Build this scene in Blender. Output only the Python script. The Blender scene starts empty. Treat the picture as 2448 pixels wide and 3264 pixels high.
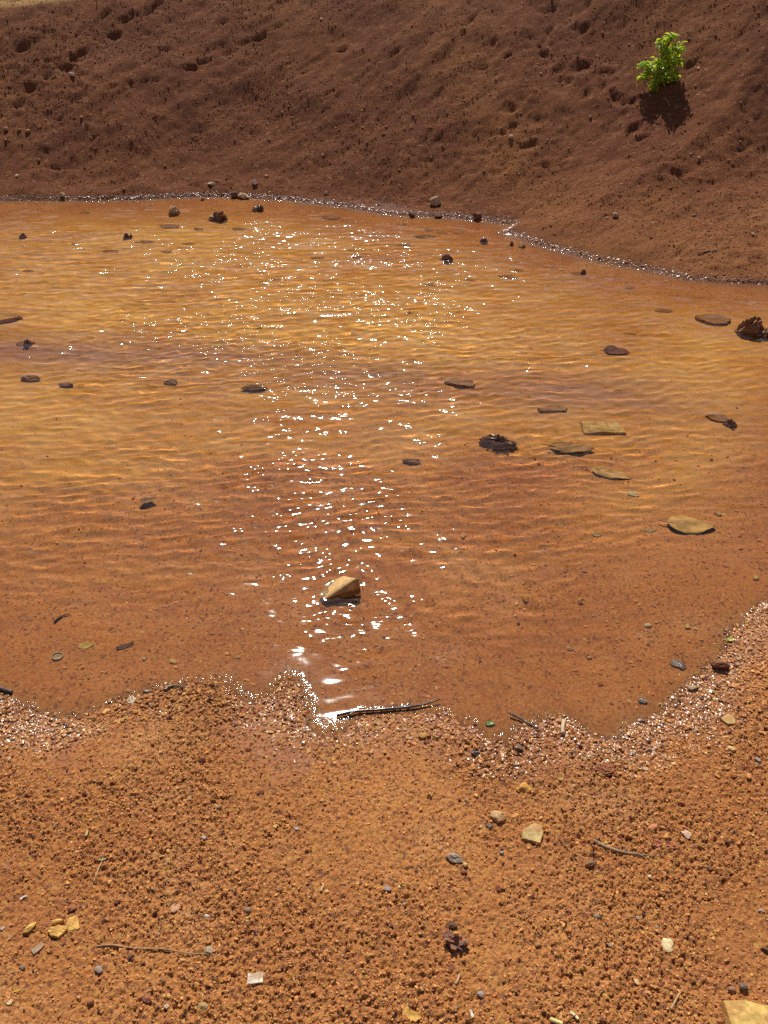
import bpy, bmesh, math, random
import numpy as np
from mathutils import Vector, Matrix, Euler

# ------------------------------------------------------------------ camera, sky, sun, exposure
scene = bpy.context.scene
COL = scene.collection
K = 10.0                # the script thinks in metres; one Blender unit is a decimetre (unit scale 0.1), so that
scene.unit_settings.system = 'METRIC'      # sunlight bent by centimetre-high ripples is solved with enough precision
scene.unit_settings.scale_length = 1.0 / K
EYE = 1.5
PITCH = 38.0
FPX = 2611.0            # focal length in photograph pixels (2448 x 3264)
cam_data = bpy.data.cameras.new("camera")
cam_data.sensor_fit = 'VERTICAL'
cam_data.angle = 2 * math.atan(1632.0 / FPX)
cam_data.clip_start = 0.05
cam_data.clip_end = 5000
cam = bpy.data.objects.new("camera", cam_data)
COL.objects.link(cam)
cam.location = (0, 0, EYE * K)
cam.rotation_euler = (math.radians(90 - PITCH), 0, 0)
scene.camera = cam

SUN_EL, SUN_AZ = 48.5, -5.0      # azimuth measured from +Y towards +X
world = bpy.data.worlds.new("World")
scene.world = world
world.use_nodes = True
wn = world.node_tree
wn.nodes.clear()
sky = wn.nodes.new("ShaderNodeTexSky")
sky.sky_type = 'NISHITA'
sky.sun_disc = False
sky.sun_elevation = math.radians(SUN_EL)
sky.sun_rotation = math.radians(SUN_AZ)
bg = wn.nodes.new("ShaderNodeBackground")
bg.inputs[1].default_value = 0.075
wo = wn.nodes.new("ShaderNodeOutputWorld")
wn.links.new(sky.outputs[0], bg.inputs[0])
wn.links.new(bg.outputs[0], wo.inputs[0])

sun_data = bpy.data.lights.new("sun", 'SUN')
sun_data.energy = 4.6
sun_data.angle = math.radians(0.53)
sun_data.color = (1.0, 0.955, 0.88)
sun = bpy.data.objects.new("sun", sun_data)
COL.objects.link(sun)
_e, _a = math.radians(SUN_EL), math.radians(SUN_AZ)
SUN_DIR = Vector((math.sin(_a) * math.cos(_e), math.cos(_a) * math.cos(_e), math.sin(_e)))
sun.rotation_euler = SUN_DIR.to_track_quat('Z', 'Y').to_euler()
sun_data.cycles.is_caustics_light = True      # sunlight is followed through the rippled water

scene.view_settings.view_transform = 'Standard'
scene.view_settings.look = 'None'
scene.view_settings.exposure = 0.32
scene.view_settings.gamma = 1.0
scene.view_settings.use_curve_mapping = False
scene.cycles.max_bounces = 8
scene.cycles.diffuse_bounces = 3
scene.cycles.sample_clamp_indirect = 4.0
scene.cycles.use_denoising = False
scene.cycles.pixel_filter_type = 'BLACKMAN_HARRIS'
scene.cycles.filter_width = 1.45
scene.render.film_transparent = False

# ------------------------------------------------------------------ numpy noise
def _hash(ix, iy, s):
    n = (ix.astype(np.int64) * 374761393 + iy.astype(np.int64) * 668265263 + s * 1442695041) & 0x7fffffff
    n = ((n ^ (n >> 13)) * 1274126177) & 0x7fffffff
    n = ((n ^ (n >> 15)) * 1103515245 + 12345) & 0x7fffffff
    return ((n >> 7) & 0xffff) / 65535.0

def vnoise(x, y, s=0):
    ix = np.floor(x); iy = np.floor(y)
    fx = x - ix; fy = y - iy
    fx = fx * fx * fx * (fx * (fx * 6 - 15) + 10); fy = fy * fy * fy * (fy * (fy * 6 - 15) + 10)
    a = _hash(ix, iy, s); b = _hash(ix + 1, iy, s); c = _hash(ix, iy + 1, s); d = _hash(ix + 1, iy + 1, s)
    return (a + (b - a) * fx) * (1 - fy) + (c + (d - c) * fx) * fy     # 0..1

def fbm(x, y, s=0, octv=4, gain=0.5):
    t = 0.0; amp = 1.0; nrm = 0.0
    for o in range(octv):
        t = t + amp * (vnoise(x, y, s + 17 * o) - 0.5); nrm += amp
        ca, sa = 0.8, 0.6
        x, y = (ca * x - sa * y) * 2.03 + 7.1, (sa * x + ca * y) * 2.03 - 3.7
        amp *= gain
    return t / nrm * 2                                                # about -1..1

def worley(x, y, s=0):
    """distance to the nearest feature point and that cell's random number"""
    ix = np.floor(x); iy = np.floor(y)
    best = np.full(x.shape, 9.0); rnd = np.zeros(x.shape)
    for dx in (-1, 0, 1):
        for dy in (-1, 0, 1):
            cx = ix + dx; cy = iy + dy
            px = cx + _hash(cx, cy, s); py = cy + _hash(cx, cy, s + 5)
            d = (px - x) ** 2 + (py - y) ** 2
            m = d < best
            best = np.where(m, d, best)
            rnd = np.where(m, _hash(cx, cy, s + 9), rnd)
    return np.sqrt(best), rnd

def sstep(a, b, v):
    t = np.clip((v - a) / (b - a), 0, 1)
    return t * t * (3 - 2 * t)

# ------------------------------------------------------------------ where things stand
_p = math.radians(PITCH)
_F = np.array([0, math.cos(_p), -math.sin(_p)]); _U = np.array([0, math.sin(_p), math.cos(_p)])
def ray(px, py):
    return _F + np.array([1.0, 0, 0]) * ((px - 1224) / FPX) - _U * ((py - 1632) / FPX)
def flat(px, py, z=0.0):
    d = ray(px, py)
    t = (EYE - z) / -d[2]
    return d[0] * t, d[1] * t

# outline of the puddle on the level water plane
NEAR_PX = [(-700, 2230), (-300, 2215), (-80, 2215), (20, 2240), (90, 2275), (185, 2292), (260, 2285), (330, 2252),
           (420, 2225), (520, 2205), (620, 2192), (690, 2182), (740, 2215), (800, 2240), (870, 2222), (900, 2180), (928, 2166),
           (952, 2190), (962, 2250), (966, 2320), (1020, 2338), (1090, 2328), (1150, 2298), (1240, 2282), (1330, 2282),
           (1420, 2300), (1500, 2330), (1545, 2375), (1600, 2385), (1640, 2350), (1690, 2312), (1780, 2300), (1840, 2310), (1870, 2360),
           (1930, 2385), (1985, 2360), (2020, 2305), (2090, 2282), (2160, 2245), (2200, 2195), (2250, 2150), (2295, 2105),
           (2322, 2055), (2340, 2010), (2375, 1982), (2410, 1955), (2460, 1930), (2560, 1890), (2700, 1800)]
FAR_PX = [(2800, 960), (2600, 925), (2448, 907), (2280, 900), (2180, 890), (2080, 865), (2000, 850), (1900, 830), (1780, 800), (1700, 775), (1640, 752),
          (1600, 740), (1640, 716), (1540, 703), (1400, 692), (1224, 682), (1100, 660), (900, 637), (740, 628), (600, 628), (480, 635),
          (300, 640), (0, 640), (-200, 645), (-500, 700)]
OUT = np.array([flat(*q) for q in NEAR_PX + FAR_PX])

def poly_sd(x, y):
    """signed distance to the outline, negative inside"""
    d = np.full(x.shape, 1e9); ins = np.zeros(x.shape, bool)
    n = len(OUT)
    for i in range(n):
        ax, ay = OUT[i]; bx, by = OUT[(i + 1) % n]
        ex, ey = bx - ax, by - ay
        t = np.clip(((x - ax) * ex + (y - ay) * ey) / (ex * ex + ey * ey), 0, 1)
        d = np.minimum(d, (x - ax - ex * t) ** 2 + (y - ay - ey * t) ** 2)
        c = ((ay > y) != (by > y)) & (x < (bx - ax) * (y - ay) / (by - ay + 1e-12) + ax)
        ins ^= c
    d = np.sqrt(d)
    return np.where(ins, -d, d)

GX0, GX1, GY0, GY1, GS = -9.0, 9.0, -1.0, 16.0, 0.02
_gx = np.arange(GX0, GX1 + GS, GS); _gy = np.arange(GY0, GY1 + GS, GS)
SDG = np.concatenate([poly_sd(*np.meshgrid(_gx, _gy[i:i + 100])) for i in range(0, len(_gy), 100)])
def sd(x, y):
    xx = np.clip(x, GX0, GX1 - GS * 1.01); yy = np.clip(y, GY0, GY1 - GS * 1.01)
    fx = (xx - GX0) / GS; fy = (yy - GY0) / GS
    ix = fx.astype(int); iy = fy.astype(int); fx = fx - ix; fy = fy - iy
    v = (SDG[iy, ix] * (1 - fx) + SDG[iy, ix + 1] * fx) * (1 - fy) + (SDG[iy + 1, ix] * (1 - fx) + SDG[iy + 1, ix + 1] * fx) * fy
    return v + np.hypot(x - xx, y - yy)

def shore_sd(x, y):
    """the outline frayed by gravel"""
    return sd(x, y) + (0.018 * fbm(x * 10, y * 10, 11, 3) + 0.011 * fbm(x * 38, y * 38, 12, 3, 0.65)) * (1 - 0.6 * sstep(2.2, 3.2, y))

def base(x, y):
    """ground height without pits, grains and stones; water level is 0"""
    s = shore_sd(x, y)
    far = sstep(2.2, 3.4, y)
    far = np.maximum(far, sstep(1.6, 4.0, np.abs(x) - 0.55 * y) * 0.6)
    # bed
    dn = np.maximum(-s, 0)
    bed = -(0.052 * (1 - np.exp(-dn / 0.60)) + 0.0010 * np.clip(dn / 0.004, 0, 1) + 0.0045 * (1 - np.exp(-dn / 0.08)))
    # near shore: a low flat apron
    do = np.maximum(s, 0)
    near = 0.0002 + 0.0065 * sstep(0.01, 0.20, do) + 0.035 * (1 - np.exp(-do / 0.9))
    # bank: a short gentle toe, then the long slope; the toe is broad on the right
    toe = 0.10 + 1.0 * sstep(0.5, 2.6, x) * sstep(6.5, 4.2, y)
    g0, g1 = math.tan(math.radians(14)), math.tan(math.radians(32))
    bank = g0 * np.minimum(do, toe) + np.where(do > toe, (do - toe) * g1 - (g1 - g0) * 0.12 * (1 - np.exp(-np.maximum(do - toe, 0) / 0.12)), 0)
    bank = bank + 0.018 * (1 - np.exp(-do / 0.03))
    # left: the slope ends in a narrow bench, another bank rises behind it
    crest = 0.822 + 0.085 * (x + 2.45) + 3.0 * sstep(-1.62, -0.4, x)
    k = 0.05
    h = np.clip(0.5 + 0.5 * (crest - bank) / k, 0, 1)
    capped = crest * (1 - h) + bank * h - k * h * (1 - h)
    bench_w = np.clip(0.15 * (-1.62 - x) / 0.85, 0, 0.4)
    over = np.maximum(0, (bank - crest) / g1 - bench_w)
    bank = np.minimum(capped + over * 0.62, 3.4 + 0.02 * y)
    out = near * (1 - far) + bank * far
    return np.where(s < 0, bed, out)

# animal and boot holes, scars and ripples pressed into the bank: px, py, width px, height px, depth m, tilt deg
HOLES = []
def height(x, y, detail=1.0):
    z = base(x, y)
    s = sd(x, y)
    far = sstep(2.2, 3.4, y) * sstep(0.0, 0.12, s)
    shore = np.exp(-(s / 0.25) ** 2) * (1 - sstep(2.2, 3.2, y))
    z = z + (0.006 * fbm(x * 3.1, y * 3.1, 3) + 0.005 * shore * fbm(x * 9, y * 9, 4, 3)) * (1 - far) * sstep(0, 0.12, np.abs(s))
    z = z + far * (0.05 * fbm(x * 1.1, y * 1.1, 5, 3) + 0.020 * fbm(x * 5, y * 5, 6, 4) + 0.010 * fbm((x * 0.8 + y * 0.6) * 4, (y * 0.8 - x * 0.6) * 14, 13, 3))
    for (hx, hy, hw, hl, dep, ang) in HOLES:
        m = (np.abs(x - hx) < 3 * max(hw, hl)) & (np.abs(y - hy) < 3 * max(hw, hl))
        if not m.any(): continue
        dx = x[m] - hx; dy = y[m] - hy
        ca, sa = math.cos(ang), math.sin(ang)
        u = (dx * ca + dy * sa) / hw; v = (-dx * sa + dy * ca) / hl
        wob = 0.75 * fbm(x[m] * 16 + hx, y[m] * 16, 8, 3)
        r = np.sqrt(u * u + v * v) * (1 + wob) + 0.25 * fbm(x[m] * 40, y[m] * 40, 9, 2)
        z[m] += -dep * (1 - sstep(0.25, 1.25, r)) + 0.22 * dep * np.exp(-((r - 1.45) / 0.35) ** 2)
    return z

def micro(x, y, cell, amp, seed):
    """crusted gravel: rounded grains of unequal height with open pits between them"""
    d, r = worley(x / cell, y / cell, seed)
    g = np.sqrt(np.clip(1 - (d / 0.75) ** 2, 0, 1)) * (0.35 + 0.65 * r)
    return amp * (g - 0.35)

def hit(px, py):
    """the point of the ground (or the bed, seen straight) that lies along one line of sight"""
    d = ray(px, py)
    t = np.linspace(0.4, 16, 6000)
    x, y, z = d[0] * t, d[1] * t, EYE + d[2] * t
    g = height(x, y)
    i = int(np.argmax(z < g))
    return float(x[i]), float(y[i]), float(g[i])
def wet(px, py):
    """the point of the water surface"""
    x, y = flat(px, py); return float(x), float(y), 0.0
def gz(x, y):
    return float(height(np.array([float(x)]), np.array([float(y)]))[0])
def px_size(x, y, z=0.0):
    """metres that one photograph pixel spans at that point"""
    return float(np.dot(_F, np.array([x, y, z - EYE]))) / FPX

_holes_px = [  # x, y, width, height, depth, tilt
    (1850, 213, 75, 34, .05, 0), (1735, 178, 26, 26, .035, 0), (1757, 146, 26, 18, .02, 0), (1835, 175, 34, 16, .02, 0), (1868, 92, 34, 22, .035, 20),
    (1812, 263, 26, 22, .02, 0), (1873, 300, 36, 24, .045, 35), (1925, 277, 26, 20, .04, 0), (1962, 312, 44, 36, .055, -15), (2017, 323, 28, 22, .045, 0),
    (1930, 235, 36, 18, .03, 0), (2022, 410, 32, 20, .045, 15), (2042, 440, 38, 22, .045, 0), (1635, 350, 40, 26, .035, 0), (1660, 320, 36, 14, .02, 0),
    (1640, 403, 44, 14, .025, 10), (1605, 425, 24, 14, .025, 0), (1710, 385, 50, 20, .022, 0), (1700, 425, 46, 18, .02, 0), (1570, 140, 24, 18, .03, 0),
    (1620, 175, 46, 16, .025, 12), (1540, 218, 34, 12, .025, 0), (1680, 156, 18, 14, .02, 0), (2140, 255, 34, 26, .045, 0), (2150, 555, 60, 24, .04, -8),
    (2115, 570, 26, 16, .03, 0), (1690, 465, 46, 18, .02, 8), (1720, 530, 40, 18, .022, 0), (1800, 525, 34, 14, .022, 0), (1535, 490, 60, 20, .022, 0),
    (1370, 512, 60, 16, .02, 0), (1600, 545, 46, 14, .018, 15), (1725, 565, 28, 10, .02, 0), (1575, 625, 40, 10, .022, 0), (2025, 500, 60, 18, .016, 0),
    (2195, 215, 44, 18, .03, 0), (2250, 280, 40, 14, .022, 0), (1935, 420, 16, 14, .02, 0),
    # left cluster
    (240, 275, 38, 30, .05, 25), (215, 222, 38, 22, .045, 10), (247, 193, 34, 18, .035, 0), (268, 167, 50, 20, .045, 28), (365, 118, 30, 24, .045, 0),
    (405, 62, 46, 20, .045, 22), (470, 45, 44, 12, .035, 22), (500, 18, 56, 14, .035, 30), (95, 288, 34, 18, .04, 15), (52, 340, 30, 20, .04, 0),
    (150, 195, 16, 12, .03, 0), (148, 248, 24, 12, .03, 30), (195, 165, 36, 10, .028, 35), (210, 122, 36, 9, .028, 35), (262, 97, 42, 8, .028, 38),
    (285, 60, 34, 8, .022, 30), (340, 45, 50, 8, .022, 28), (310, 252, 44, 16, .03, 15), (355, 275, 44, 14, .026, 15), (265, 238, 48, 10, .025, 0),
    (475, 106, 30, 14, .03, 12), (415, 220, 36, 8, .024, 28), (540, 120, 32, 7, .02, 25), (525, 158, 26, 14, .025, 15), (650, 198, 40, 14, .03, 10),
    (720, 176, 36, 16, .03, 12), (620, 220, 50, 10, .02, 10), (475, 257, 40, 12, .025, 12), (415, 268, 40, 10, .02, 10), (180, 310, 30, 12, .025, 0),
    (245, 322, 50, 9, .024, 25), (215, 365, 46, 9, .02, 25), (830, 122, 52, 12, .026, 14), (1090, 160, 36, 14, .03, 0), (970, 213, 46, 8, .024, 22),
    (1140, 255, 60, 7, .02, 20), (1050, 295, 52, 8, .024, 14), (945, 390, 40, 10, .02, 10), (950, 330, 40, 8, .016, 20), (755, 40, 42, 7, .022, 12),
    (865, 22, 52, 8, .022, 26), (700, 73, 44, 7, .02, 14), (625, 112, 26, 7, .02, 20), (860, 95, 40, 7, .02, 10),
    (1510, 55, 92, 7, .024, 33), (1350, 150, 52, 7, .02, 32), (1253, 178, 50, 7, .02, 22), (1735, 125, 86, 8, .03, 38), (1760, 85, 52, 7, .024, 38),
    (1820, 50, 50, 7, .022, 36), (1880, 10, 44, 7, .022, 36), (1420, 82, 40, 7, .016, 0), (1740, 40, 34, 8, .018, 10), (1960, 65, 50, 8, .016, 0),
    (715, 590, 60, 8, .02, 0), (620, 594, 34, 6, .018, -12), (775, 598, 60, 6, .016, 8), (180, 535, 90, 22, .02, 0),
    (120, 95, 70, 14, .02, 0), (75, 160, 50, 12, .018, 0), (40, 215, 44, 12, .02, 0), (2330, 130, 60, 10, .014, 10), (2390, 240, 60, 10, .014, 10),
    (2290, 170, 44, 10, .014, 12), (2350, 480, 44, 10, .014, 10)]
_hl = []
for (hx, hy, hw, hh, dep, tilt) in _holes_px:
    x, y, z = hit(hx, hy)
    k = px_size(x, y, z)
    # seen at about 40 degrees to the slope: its height in the picture is stretched up the bank
    _hl.append((x, y, hw * k * 0.62 + .003, hh * k * 0.44 / 0.85 + .003, dep * (0.42 if hh > 17 else 0.52), math.radians(tilt * 1.5)))
HOLES += _hl

# ------------------------------------------------------------------ mesh helpers
def link(me, name, mat=None, parent=None):
    o = bpy.data.objects.new(name, me)
    COL.objects.link(o)
    if mat is not None: me.materials.append(mat)
    if parent is not None: o.parent = parent
    o.cycles.is_caustics_receiver = True
    return o
def np_mesh(name, co, faces, smooth=True):
    """faces: (n,3) or (n,4) index array"""
    me = bpy.data.meshes.new(name)
    k = faces.shape[1]
    me.vertices.add(len(co)); me.vertices.foreach_set("co", np.ascontiguousarray(co, np.float32).ravel())
    me.loops.add(len(faces) * k); me.loops.foreach_set("vertex_index", np.ascontiguousarray(faces, np.int32).ravel())
    me.polygons.add(len(faces)); me.polygons.foreach_set("loop_start", np.arange(0, len(faces) * k, k, dtype=np.int32))
    me.update(calc_edges=True); me.validate()
    me.polygons.foreach_set("use_smooth", np.full(len(me.polygons), smooth))
    return me
def add_attr(me, name, vals):
    a = me.attributes.new(name, 'FLOAT', 'POINT')
    a.data.foreach_set("value", np.ascontiguousarray(vals, np.float32))
def add_color(me, vals):
    a = me.attributes.new("tint", 'FLOAT_COLOR', 'POINT')
    v = np.ones((len(vals), 4), np.float32); v[:, :3] = vals
    a.data.foreach_set("color", v.ravel())
def fan_grid(ys, us, half):
    """rows at ys; columns at us (-1..1 inside the dense part) times the row's half width"""
    Y, U = np.meshgrid(ys, us, indexing='ij')
    return U * half(Y), Y
def grid_faces(nr, nc, keep=None):
    i = np.arange(nr * nc).reshape(nr, nc)
    f = np.stack([i[:-1, :-1], i[:-1, 1:], i[1:, 1:], i[1:, :-1]], -1).reshape(-1, 4)
    if keep is not None:
        k = keep.reshape(nr, nc)
        f = f[(k[:-1, :-1] | k[:-1, 1:] | k[1:, 1:] | k[1:, :-1]).ravel()]
    return f
def compact(co, f, *attrs):
    used = np.zeros(len(co), bool); used[f.ravel()] = True
    idx = np.cumsum(used) - 1
    return [co[used], idx[f]] + [a[used] for a in attrs]
def spread(n, mid, first, last):
    """n rows from first to last with density following 1/(distance)"""
    t = np.linspace(0, 1, n)
    a, b = first + mid, last + mid
    return a * (b / a) ** t - mid

# ------------------------------------------------------------------ node helpers
def new_mat(name):
    m = bpy.data.materials.new(name); m.use_nodes = True
    nt = m.node_tree; nt.nodes.clear()
    out = nt.nodes.new("ShaderNodeOutputMaterial")
    return m, nt, out
class N:
    """small wrapper that builds node chains"""
    def __init__(self, nt): self.nt = nt
    def n(self, kind, **kw):
        nd = self.nt.nodes.new("ShaderNode" + kind)
        for k, v in kw.items(): setattr(nd, k, v)
        return nd
    def put(self, sock, v):
        if isinstance(v, bpy.types.NodeSocket): self.nt.links.new(v, sock)
        elif v is not None: sock.default_value = v
    def math(self, op, a, b=None, clamp=False):
        nd = self.n("Math", operation=op, use_clamp=clamp)
        self.put(nd.inputs[0], a)
        if b is not None: self.put(nd.inputs[1], b)
        return nd.outputs[0]
    def mapr(self, v, a, b, c=0.0, d=1.0, smooth=True):
        nd = self.n("MapRange", interpolation_type='SMOOTHSTEP' if smooth else 'LINEAR')
        for i, q in enumerate((v, a, b, c, d)): self.put(nd.inputs[i], q)
        return nd.outputs[0]
    def mix(self, f, a, b, mode='MIX'):
        nd = self.n("Mix", data_type='RGBA', blend_type=mode)
        self.put(nd.inputs[0], f)
        for s, q in ((nd.inputs[6], a), (nd.inputs[7], b)):
            if isinstance(q, tuple) and len(q) == 3: q = q + (1.0,)
            self.put(s, q)
        return nd.outputs[2]
    def noise(self, vec, scale, detail=4, rough=0.55, dist=0.0):
        nd = self.n("TexNoise"); self.put(nd.inputs["Vector"], vec)
        nd.inputs["Scale"].default_value = scale; nd.inputs["Detail"].default_value = detail
        nd.inputs["Roughness"].default_value = rough; nd.inputs["Distortion"].default_value = dist
        return nd.outputs[0]
    def vor(self, vec, scale, feature='F1', rnd=1.0):
        nd = self.n("TexVoronoi", feature=feature); self.put(nd.inputs["Vector"], vec)
        nd.inputs["Scale"].default_value = scale; nd.inputs["Randomness"].default_value = rnd
        return nd
    def wpos(self):
        """position in metres"""
        nd = self.n("VectorMath", operation='SCALE'); nd.inputs["Scale"].default_value = 1.0 / K
        self.put(nd.inputs[0], self.n("NewGeometry").outputs["Position"])
        return nd.outputs[0]
    def attr(self, name, out=2):
        nd = self.n("Attribute"); nd.attribute_name = name
        return nd.outputs[out]
    def bump(self, h, strength, dist, normal=None):
        nd = self.n("Bump"); nd.inputs["Strength"].default_value = strength; nd.inputs["Distance"].default_value = dist * K
        self.put(nd.inputs["Height"], h)
        if normal is not None: self.put(nd.inputs["Normal"], normal)
        return nd.outputs[0]

# ------------------------------------------------------------------ soil
def make_soil():
    m, nt, out = new_mat("red_soil"); q = N(nt)
    pos = q.wpos()
    bank = q.attr("bank"); silt = q.attr("silt"); wetness = q.attr("damp")
    n1 = q.noise(pos, 1.7, 5, 0.6); n2 = q.noise(pos, 9.0, 5, 0.65); n3 = q.noise(pos, 60.0, 4, 0.7)
    # dry crust: orange brown with paler dusty and redder places
    c = q.mix(q.mapr(n1, 0.32, 0.68), (0.40, 0.154, 0.045), (0.51, 0.218, 0.066))
    c = q.mix(q.mapr(n2, 0.45, 0.75, 0, 0.55), c, (0.30, 0.105, 0.042))
    c = q.mix(q.mapr(n3, 0.50, 0.80, 0, 0.6), c, (0.54, 0.275, 0.125))
    c = q.mix(q.mapr(q.noise(pos, 3.3, 4, 0.6), 0.52, 0.68, 0, 0.55), c, (0.53, 0.275, 0.115))
    g = q.vor(pos, 150.0)
    c = q.mix(q.mapr(g.outputs[0], 0.30, 0.75, 0, 0.45), c, (0.20, 0.068, 0.028))
    gr = q.n("SeparateColor"); q.put(gr.inputs[0], g.outputs[1])
    c = q.mix(q.mapr(gr.outputs[0], 0.88, 0.94, 0, 0.7, False), c, (0.42, 0.22, 0.06))
    c = q.mix(q.mapr(gr.outputs[1], 0.92, 0.96, 0, 0.7, False), c, (0.12, 0.05, 0.04))
    # bank: darker, browner spoil with ochre streaks
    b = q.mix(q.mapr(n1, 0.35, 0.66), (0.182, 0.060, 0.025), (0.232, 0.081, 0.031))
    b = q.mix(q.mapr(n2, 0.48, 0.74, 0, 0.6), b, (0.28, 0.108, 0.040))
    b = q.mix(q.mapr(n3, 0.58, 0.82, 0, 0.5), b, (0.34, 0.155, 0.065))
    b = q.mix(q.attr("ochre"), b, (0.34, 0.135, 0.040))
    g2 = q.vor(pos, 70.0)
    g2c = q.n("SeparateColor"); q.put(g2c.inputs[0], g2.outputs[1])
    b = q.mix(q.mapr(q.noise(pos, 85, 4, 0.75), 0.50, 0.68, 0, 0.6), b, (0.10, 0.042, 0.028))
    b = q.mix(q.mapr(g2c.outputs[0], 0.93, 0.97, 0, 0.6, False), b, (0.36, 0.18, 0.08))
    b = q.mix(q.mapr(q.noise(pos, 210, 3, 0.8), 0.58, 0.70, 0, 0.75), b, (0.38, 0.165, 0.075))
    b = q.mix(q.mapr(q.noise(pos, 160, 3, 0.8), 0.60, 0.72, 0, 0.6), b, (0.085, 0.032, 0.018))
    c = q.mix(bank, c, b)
    # soil colour raised under water to make up for light lost at the surface
    c = q.mix(q.attr('bed'), c, q.mix(1.0, c, (1.26, 1.12, 1.05), 'MULTIPLY'))
    # silt laid down on the bed
    s = q.mix(q.mapr(n2, 0.35, 0.7), (0.74, 0.335, 0.072), (0.86, 0.455, 0.118))
    c = q.mix(silt, c, s)
    c = q.mix(q.attr("dark_band"), c, (0.34, 0.15, 0.10))  # darker purplish band across the bed and strip along the far margin
    c = q.mix(q.attr("sand"), c, (0.44, 0.26, 0.095))
    c = q.mix(wetness, c, q.mix(1.0, c, (0.72, 0.64, 0.58), 'MULTIPLY'))
    bs = q.n("BsdfPrincipled")
    q.put(bs.inputs["Base Color"], c)
    q.put(bs.inputs["Roughness"], q.mapr(wetness, 0.0, 1.0, 0.95, 0.5, False))
    q.put(bs.inputs["Specular IOR Level"], q.mapr(wetness, 0.0, 1.0, 0.12, 0.2, False))
    n4 = q.noise(pos, 420.0, 3, 0.75)
    hgt = q.math('ADD', q.math('MULTIPLY', n4, 0.9), q.math('MULTIPLY', n3, 0.6))
    bn = q.n("Bump"); bn.inputs["Distance"].default_value = 0.004 * K
    q.put(bn.inputs["Strength"], q.mapr(wetness, 0, 1, 0.85, 0.35, False)); q.put(bn.inputs["Height"], hgt)
    nb = bn.outputs[0]
    h2 = q.math('MULTIPLY', q.math('ADD', q.noise(pos, 130, 4, 0.85), n3), bank)
    nb = q.bump(h2, 0.9, 0.012, nb)
    q.put(bs.inputs["Normal"], nb)
    nt.links.new(bs.outputs[0], out.inputs[0])
    return m
SOIL = make_soil()

def soil_attrs(me, co):
    x, y, z = co[:, 0], co[:, 1], co[:, 2]
    s = sd(x, y)
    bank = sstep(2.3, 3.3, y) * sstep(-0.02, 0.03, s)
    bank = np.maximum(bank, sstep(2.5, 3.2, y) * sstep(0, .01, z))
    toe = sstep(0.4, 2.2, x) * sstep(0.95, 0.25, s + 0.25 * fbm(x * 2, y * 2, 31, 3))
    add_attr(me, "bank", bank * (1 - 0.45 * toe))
    damp = sstep(0.0125, 0.003, z + 0.009 * fbm(x * 9, y * 9, 33, 4)) * (1 - bank) + sstep(0.022, 0.012, z) * bank
    damp = damp * np.where(z < -0.002, 0.0, 1.0)
    add_attr(me, "damp", damp)
    s = s - 0.0
    n = fbm(x * 0.9, y * 1.5, 35, 4); n2 = fbm(x * 3, y * 6, 36, 3)
    silt = sstep(0.08, 0.55, -s) * np.clip(0.55 + 0.5 * n + 0.3 * n2 - 0.35 * np.exp(-((y - 2.0) / 0.35) ** 2), 0, 1)
    silt = silt * sstep(1.5, 2.3, y + 0.25 * n2)
    add_attr(me, "silt", silt)
    add_attr(me, "bed", sstep(-0.001, -0.004, z) * sstep(0.0, 0.08, -s))
    band_y = 3.05 - 0.16 * (x + 1.6) + 0.1 * fbm(x * 1.5, x * 0 + 1, 37, 3)
    sl = np.exp(-((y - band_y) / 0.16) ** 2) * np.clip(0.75 + 0.6 * n2, 0, 1) * sstep(1.5, 0.8, x)
    sl2 = sstep(0.15, 0.0, -s) * sstep(2.6, 3.2, y) * sstep(-0.8, 0.8, x) * (s < 0) * 0.35
    add_attr(me, "dark_band", np.clip(np.maximum(sl * 0.8, sl2 * 0.8), 0, 1) * (s < 0))
    och = np.clip(fbm(x * 1.3 + y * 0.6, y * 0.9 - x * 0.4, 38, 4) * 1.6 - 0.2, 0, 1) * 0.4
    och = np.maximum(och, 0.6 * np.exp(-((x - 0.55 + 0.35 * (y - 5.4)) / 0.22) ** 2) * np.clip(0.7 + 0.7 * n2, 0, 1))
    _c = z - (0.822 + 0.085 * (x + 2.45))
    bench = sstep(-1.5, -1.8, x) * sstep(-0.030, -0.008, _c + 0.008 * n2) * sstep(0.040, 0.015, _c + 0.008 * n2) * bank
    add_attr(me, "ochre", och)
    add_attr(me, "sand", bench * 0.8)

half = lambda y: 0.80 + 0.60 * np.maximum(y, 0)
half_near = lambda y: 0.58 + 0.42 * np.maximum(y, 0)
def outer(n, reach):
    return np.concatenate([-np.geomspace(reach, 1.02, n), np.linspace(-1, 1, 0), np.geomspace(1.02, reach, n)])
def cols(n, reach=8.0, m=14):
    return np.concatenate([-np.geomspace(reach, 1.01, m), np.linspace(-1, 1, n), np.geomspace(1.01, reach, m)])

def sheet(name, ys, us, zfun, keepfun, label_kind='structure', half=half):
    X, Y = fan_grid(ys, us, half)
    x, y = X.ravel(), Y.ravel()
    z = zfun(x, y)
    co = np.stack([x, y, z], 1)
    f = grid_faces(len(ys), len(us), keepfun(x, y, z) if keepfun else None)
    co, f = compact(co, f)
    me = np_mesh(name, co, f)
    soil_attrs(me, co)
    o = link(me, name, SOIL)
    o["kind"] = label_kind
    return o

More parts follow.
